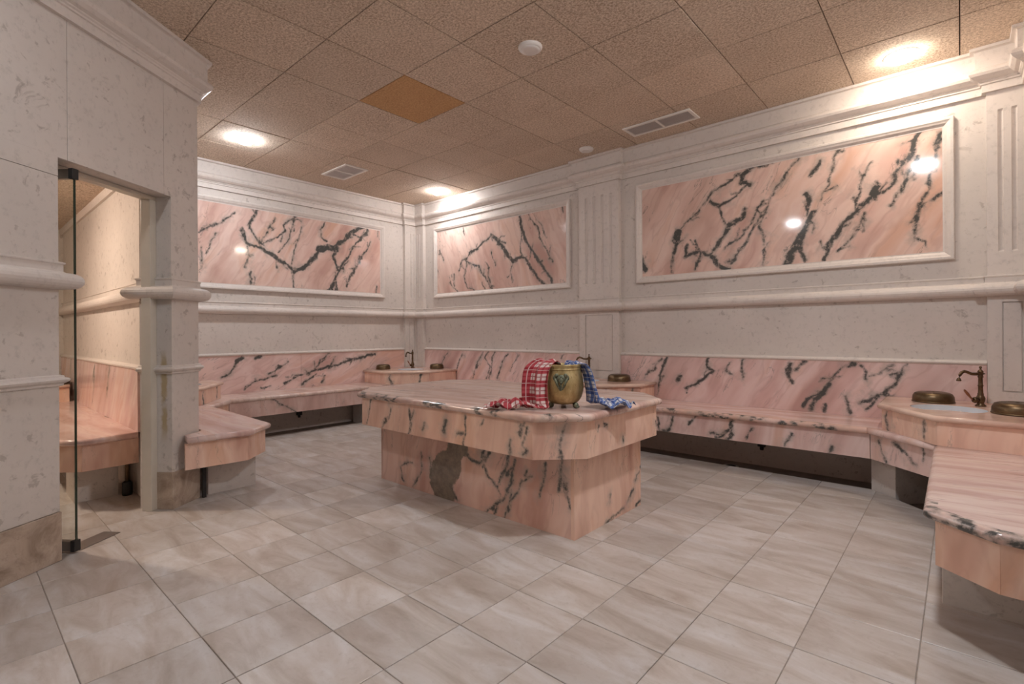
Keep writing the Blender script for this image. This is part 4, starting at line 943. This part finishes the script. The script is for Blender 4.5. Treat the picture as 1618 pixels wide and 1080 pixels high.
towel('red and white plaid towel hanging over the left of the brass pot', 'plaid_red', [
    (at(-.050, .02, .215), w1 * .045, o1 * .006, .006), (at(-.065, .005, .248), w1 * .055, up3 * .008, .004), (at(-.085, -.02, .258), w1 * .060, up3 * .010, .003), (at(-.115, -.035, .250), w1 * .064, o1 * .020, .001),
    (at(-.146, -.054, .215), w1 * .068, o1 * .020, 0), (at(-.158, -.060, .15), w1 * .069, o1 * .020, 0), (at(-.160, -.066, .085), w1 * .070, o1 * .020, 0), (at(-.156, -.074, .03), w1 * .070, o1 * .020, .001),
    (at(-.150, -.085, .010), w1 * .066, up3 * .008, .006), (at(-.205, -.080, .012), (R3 * .3 - D3 * .9) * .055, up3 * .008, .018), (at(-.265, -.070, .012), (R3 * .2 - D3 * .95) * .055, up3 * .008, .024), (at(-.33, -.060, .012), (-R3 * .1 - D3 * .95) * .060, up3 * .008, .022), (at(-.39, -.055, .010), (-R3 * .1 - D3 * .95) * .055, up3 * .006, .018), (at(-.44, -.050, .006), (-R3 * .1 - D3 * .9) * .03, up3 * .005, .008)], seed=4)
o2 = (R3 * .85 - D3 * .5).normalized(); w2 = (R3 * .5 - D3 * .85).normalized()
towel('blue and white plaid towel hanging over the right of the brass pot', 'plaid_blue', [
    (at(.030, .0, .222), w2 * .045, up3 * .005, .006), (at(.050, -.005, .243), w2 * .05, up3 * .008, .004), (at(.075, -.015, .246), w2 * .052, up3 * .008, .002), (at(.105, -.025, .232), w2 * .052, o2 * .008, .0),
    (at(.128, -.038, .185), w2 * .05, o2 * .009, 0), (at(.140, -.050, .125), w2 * .052, o2 * .010, 0), (at(.150, -.060, .07), w2 * .062, o2 * .010, 0), (at(.160, -.065, .030), w2 * .075, o2 * .010, .003),
    (at(.205, -.050, .018), w2 * .105, up3 * .012, .016), (at(.265, -.030, .014), w2 * .105, up3 * .012, .020), (at(.325, .0, .012), w2 * .085, up3 * .010, .020), (at(.375, .02, .006), w2 * .050, up3 * .006, .010)], seed=9)

# ------------------------------------------------------------------ ceiling fittings
def downlight(x, y, z, colr, strength, label):
    root = empty('downlight', (x, y, z), label, 'ceiling light', 'recessed ceiling downlights')
    MB().lathe((x, y, z), [(.090, .0), (.090, -.003), (.094, -.005), (.101, -.004), (.104, -.0005)], 36, False, False).build('trim_ring', 'plastic', root)
    prof = [(.089, -.001)] + [(.089 * math.cos(a), -.001 - .046 * math.sin(a)) for a in (.3, .6, .9, 1.2, 1.4)] + [(.004, -.047)]
    R = [[(x + r_ * math.cos(-2 * math.pi * i / 24), y + r_ * math.sin(-2 * math.pi * i / 24), z + h) for i in range(24)] for r_, h in prof]
    MB().rings(R, True, False, True, True).build('lens', emis('lamp_glow', colr, strength), root)
    return root
WARM = (1.0, .86, .72); NEUT = (1.0, .96, .95); COOL = (.95, .98, 1.03)
downlight(.945, -2.755, H, COOL, LAMP * 1.0, 'white glowing downlight nearest the left doorway wall')
downlight(.925, -.355, H, NEUT, LAMP * .78, 'glowing downlight over the back corner of the room')
downlight(5.755, -.345, H, WARM, LAMP * .62, 'warm glowing downlight above the right end of the largest panel')
downlight(5.755, -2.66, H, COOL, LAMP * 1.95, 'downlight above the near bench, outside the photo')
downlight(3.92, -5.03, H, COOL, LAMP * .85, 'downlight behind the camera near the left wall, outside the photo')
downlight(1.05, -4.95, IH, (1.0, .80, .64), LAMP * 2.3, 'warm downlight of the side room, hidden by the doorway wall')
def disc(x, y, rad, label):
    root = empty('smoke_detector', (x, y, H), label, 'detector', 'white ceiling discs')
    MB().lathe((x, y, H), [(rad, .0), (rad, -.008), (rad * .97, -.014), (rad * .9, -.020), (rad * .82, -.021)], 36, False, True).build('base', 'plastic', root)
    MB().lathe((x, y, H), [(rad * .80, -.0215), (rad * .78, -.026), (rad * .5, -.028), (.002, -.0285)], 36, False, False).build('cover', 'plastic', root)
disc(3.955, -2.12, .078, 'white round disc in the middle of the ceiling')
disc(3.215, -.33, .072, 'small white ceiling disc above the fluted pilaster')
def vent(x0, x1, y0, y1, label):
    root = empty('air_vent', ((x0 + x1) / 2, (y0 + y1) / 2, H), label, 'air vent', 'ceiling air vents')
    fw = .028; z0 = H - .012
    mb = MB().box(x0, x1, y0, y0 + fw, z0, H).box(x0, x1, y1 - fw, y1, z0, H).box(x0, x0 + fw, y0 + fw, y1 - fw, z0, H).box(x1 - fw, x1, y0 + fw, y1 - fw, z0, H)
    xm = (x0 + x1) / 2; mb.box(xm - .010, xm + .010, y0 + fw, y1 - fw, z0, H); vf = mb.build('frame', 'white_metal', root, .002, 1)
    MB().box(x0 + fw, x1 - fw, y0 + fw, y1 - fw, H - .0012, H - .0004).build('backing', 'vent_back', vf)
    for a, b in ((x0 + fw, xm - .010), (xm + .010, x1 - fw)):
        mb = MB(); n = int((y1 - y0 - 2 * fw) / .013)
        for k in range(n):
            y = y0 + fw + (k + .5) * (y1 - y0 - 2 * fw) / n
            mb.obox((a, y - .005, H - .0105), (b - a, 0, 0), (0, .0105, .0022), (0, -.0004, .0014))
        mb.build('louvre_grille', 'grille', vf)
vent(.49, 1.02, -1.745, -1.455, 'small rectangular air vent in the ceiling near the left wall')
vent(3.735, 4.365, -.535, -.30, 'longer rectangular air vent in the ceiling above the largest marble panel')
print('objects', len(bpy.data.objects))
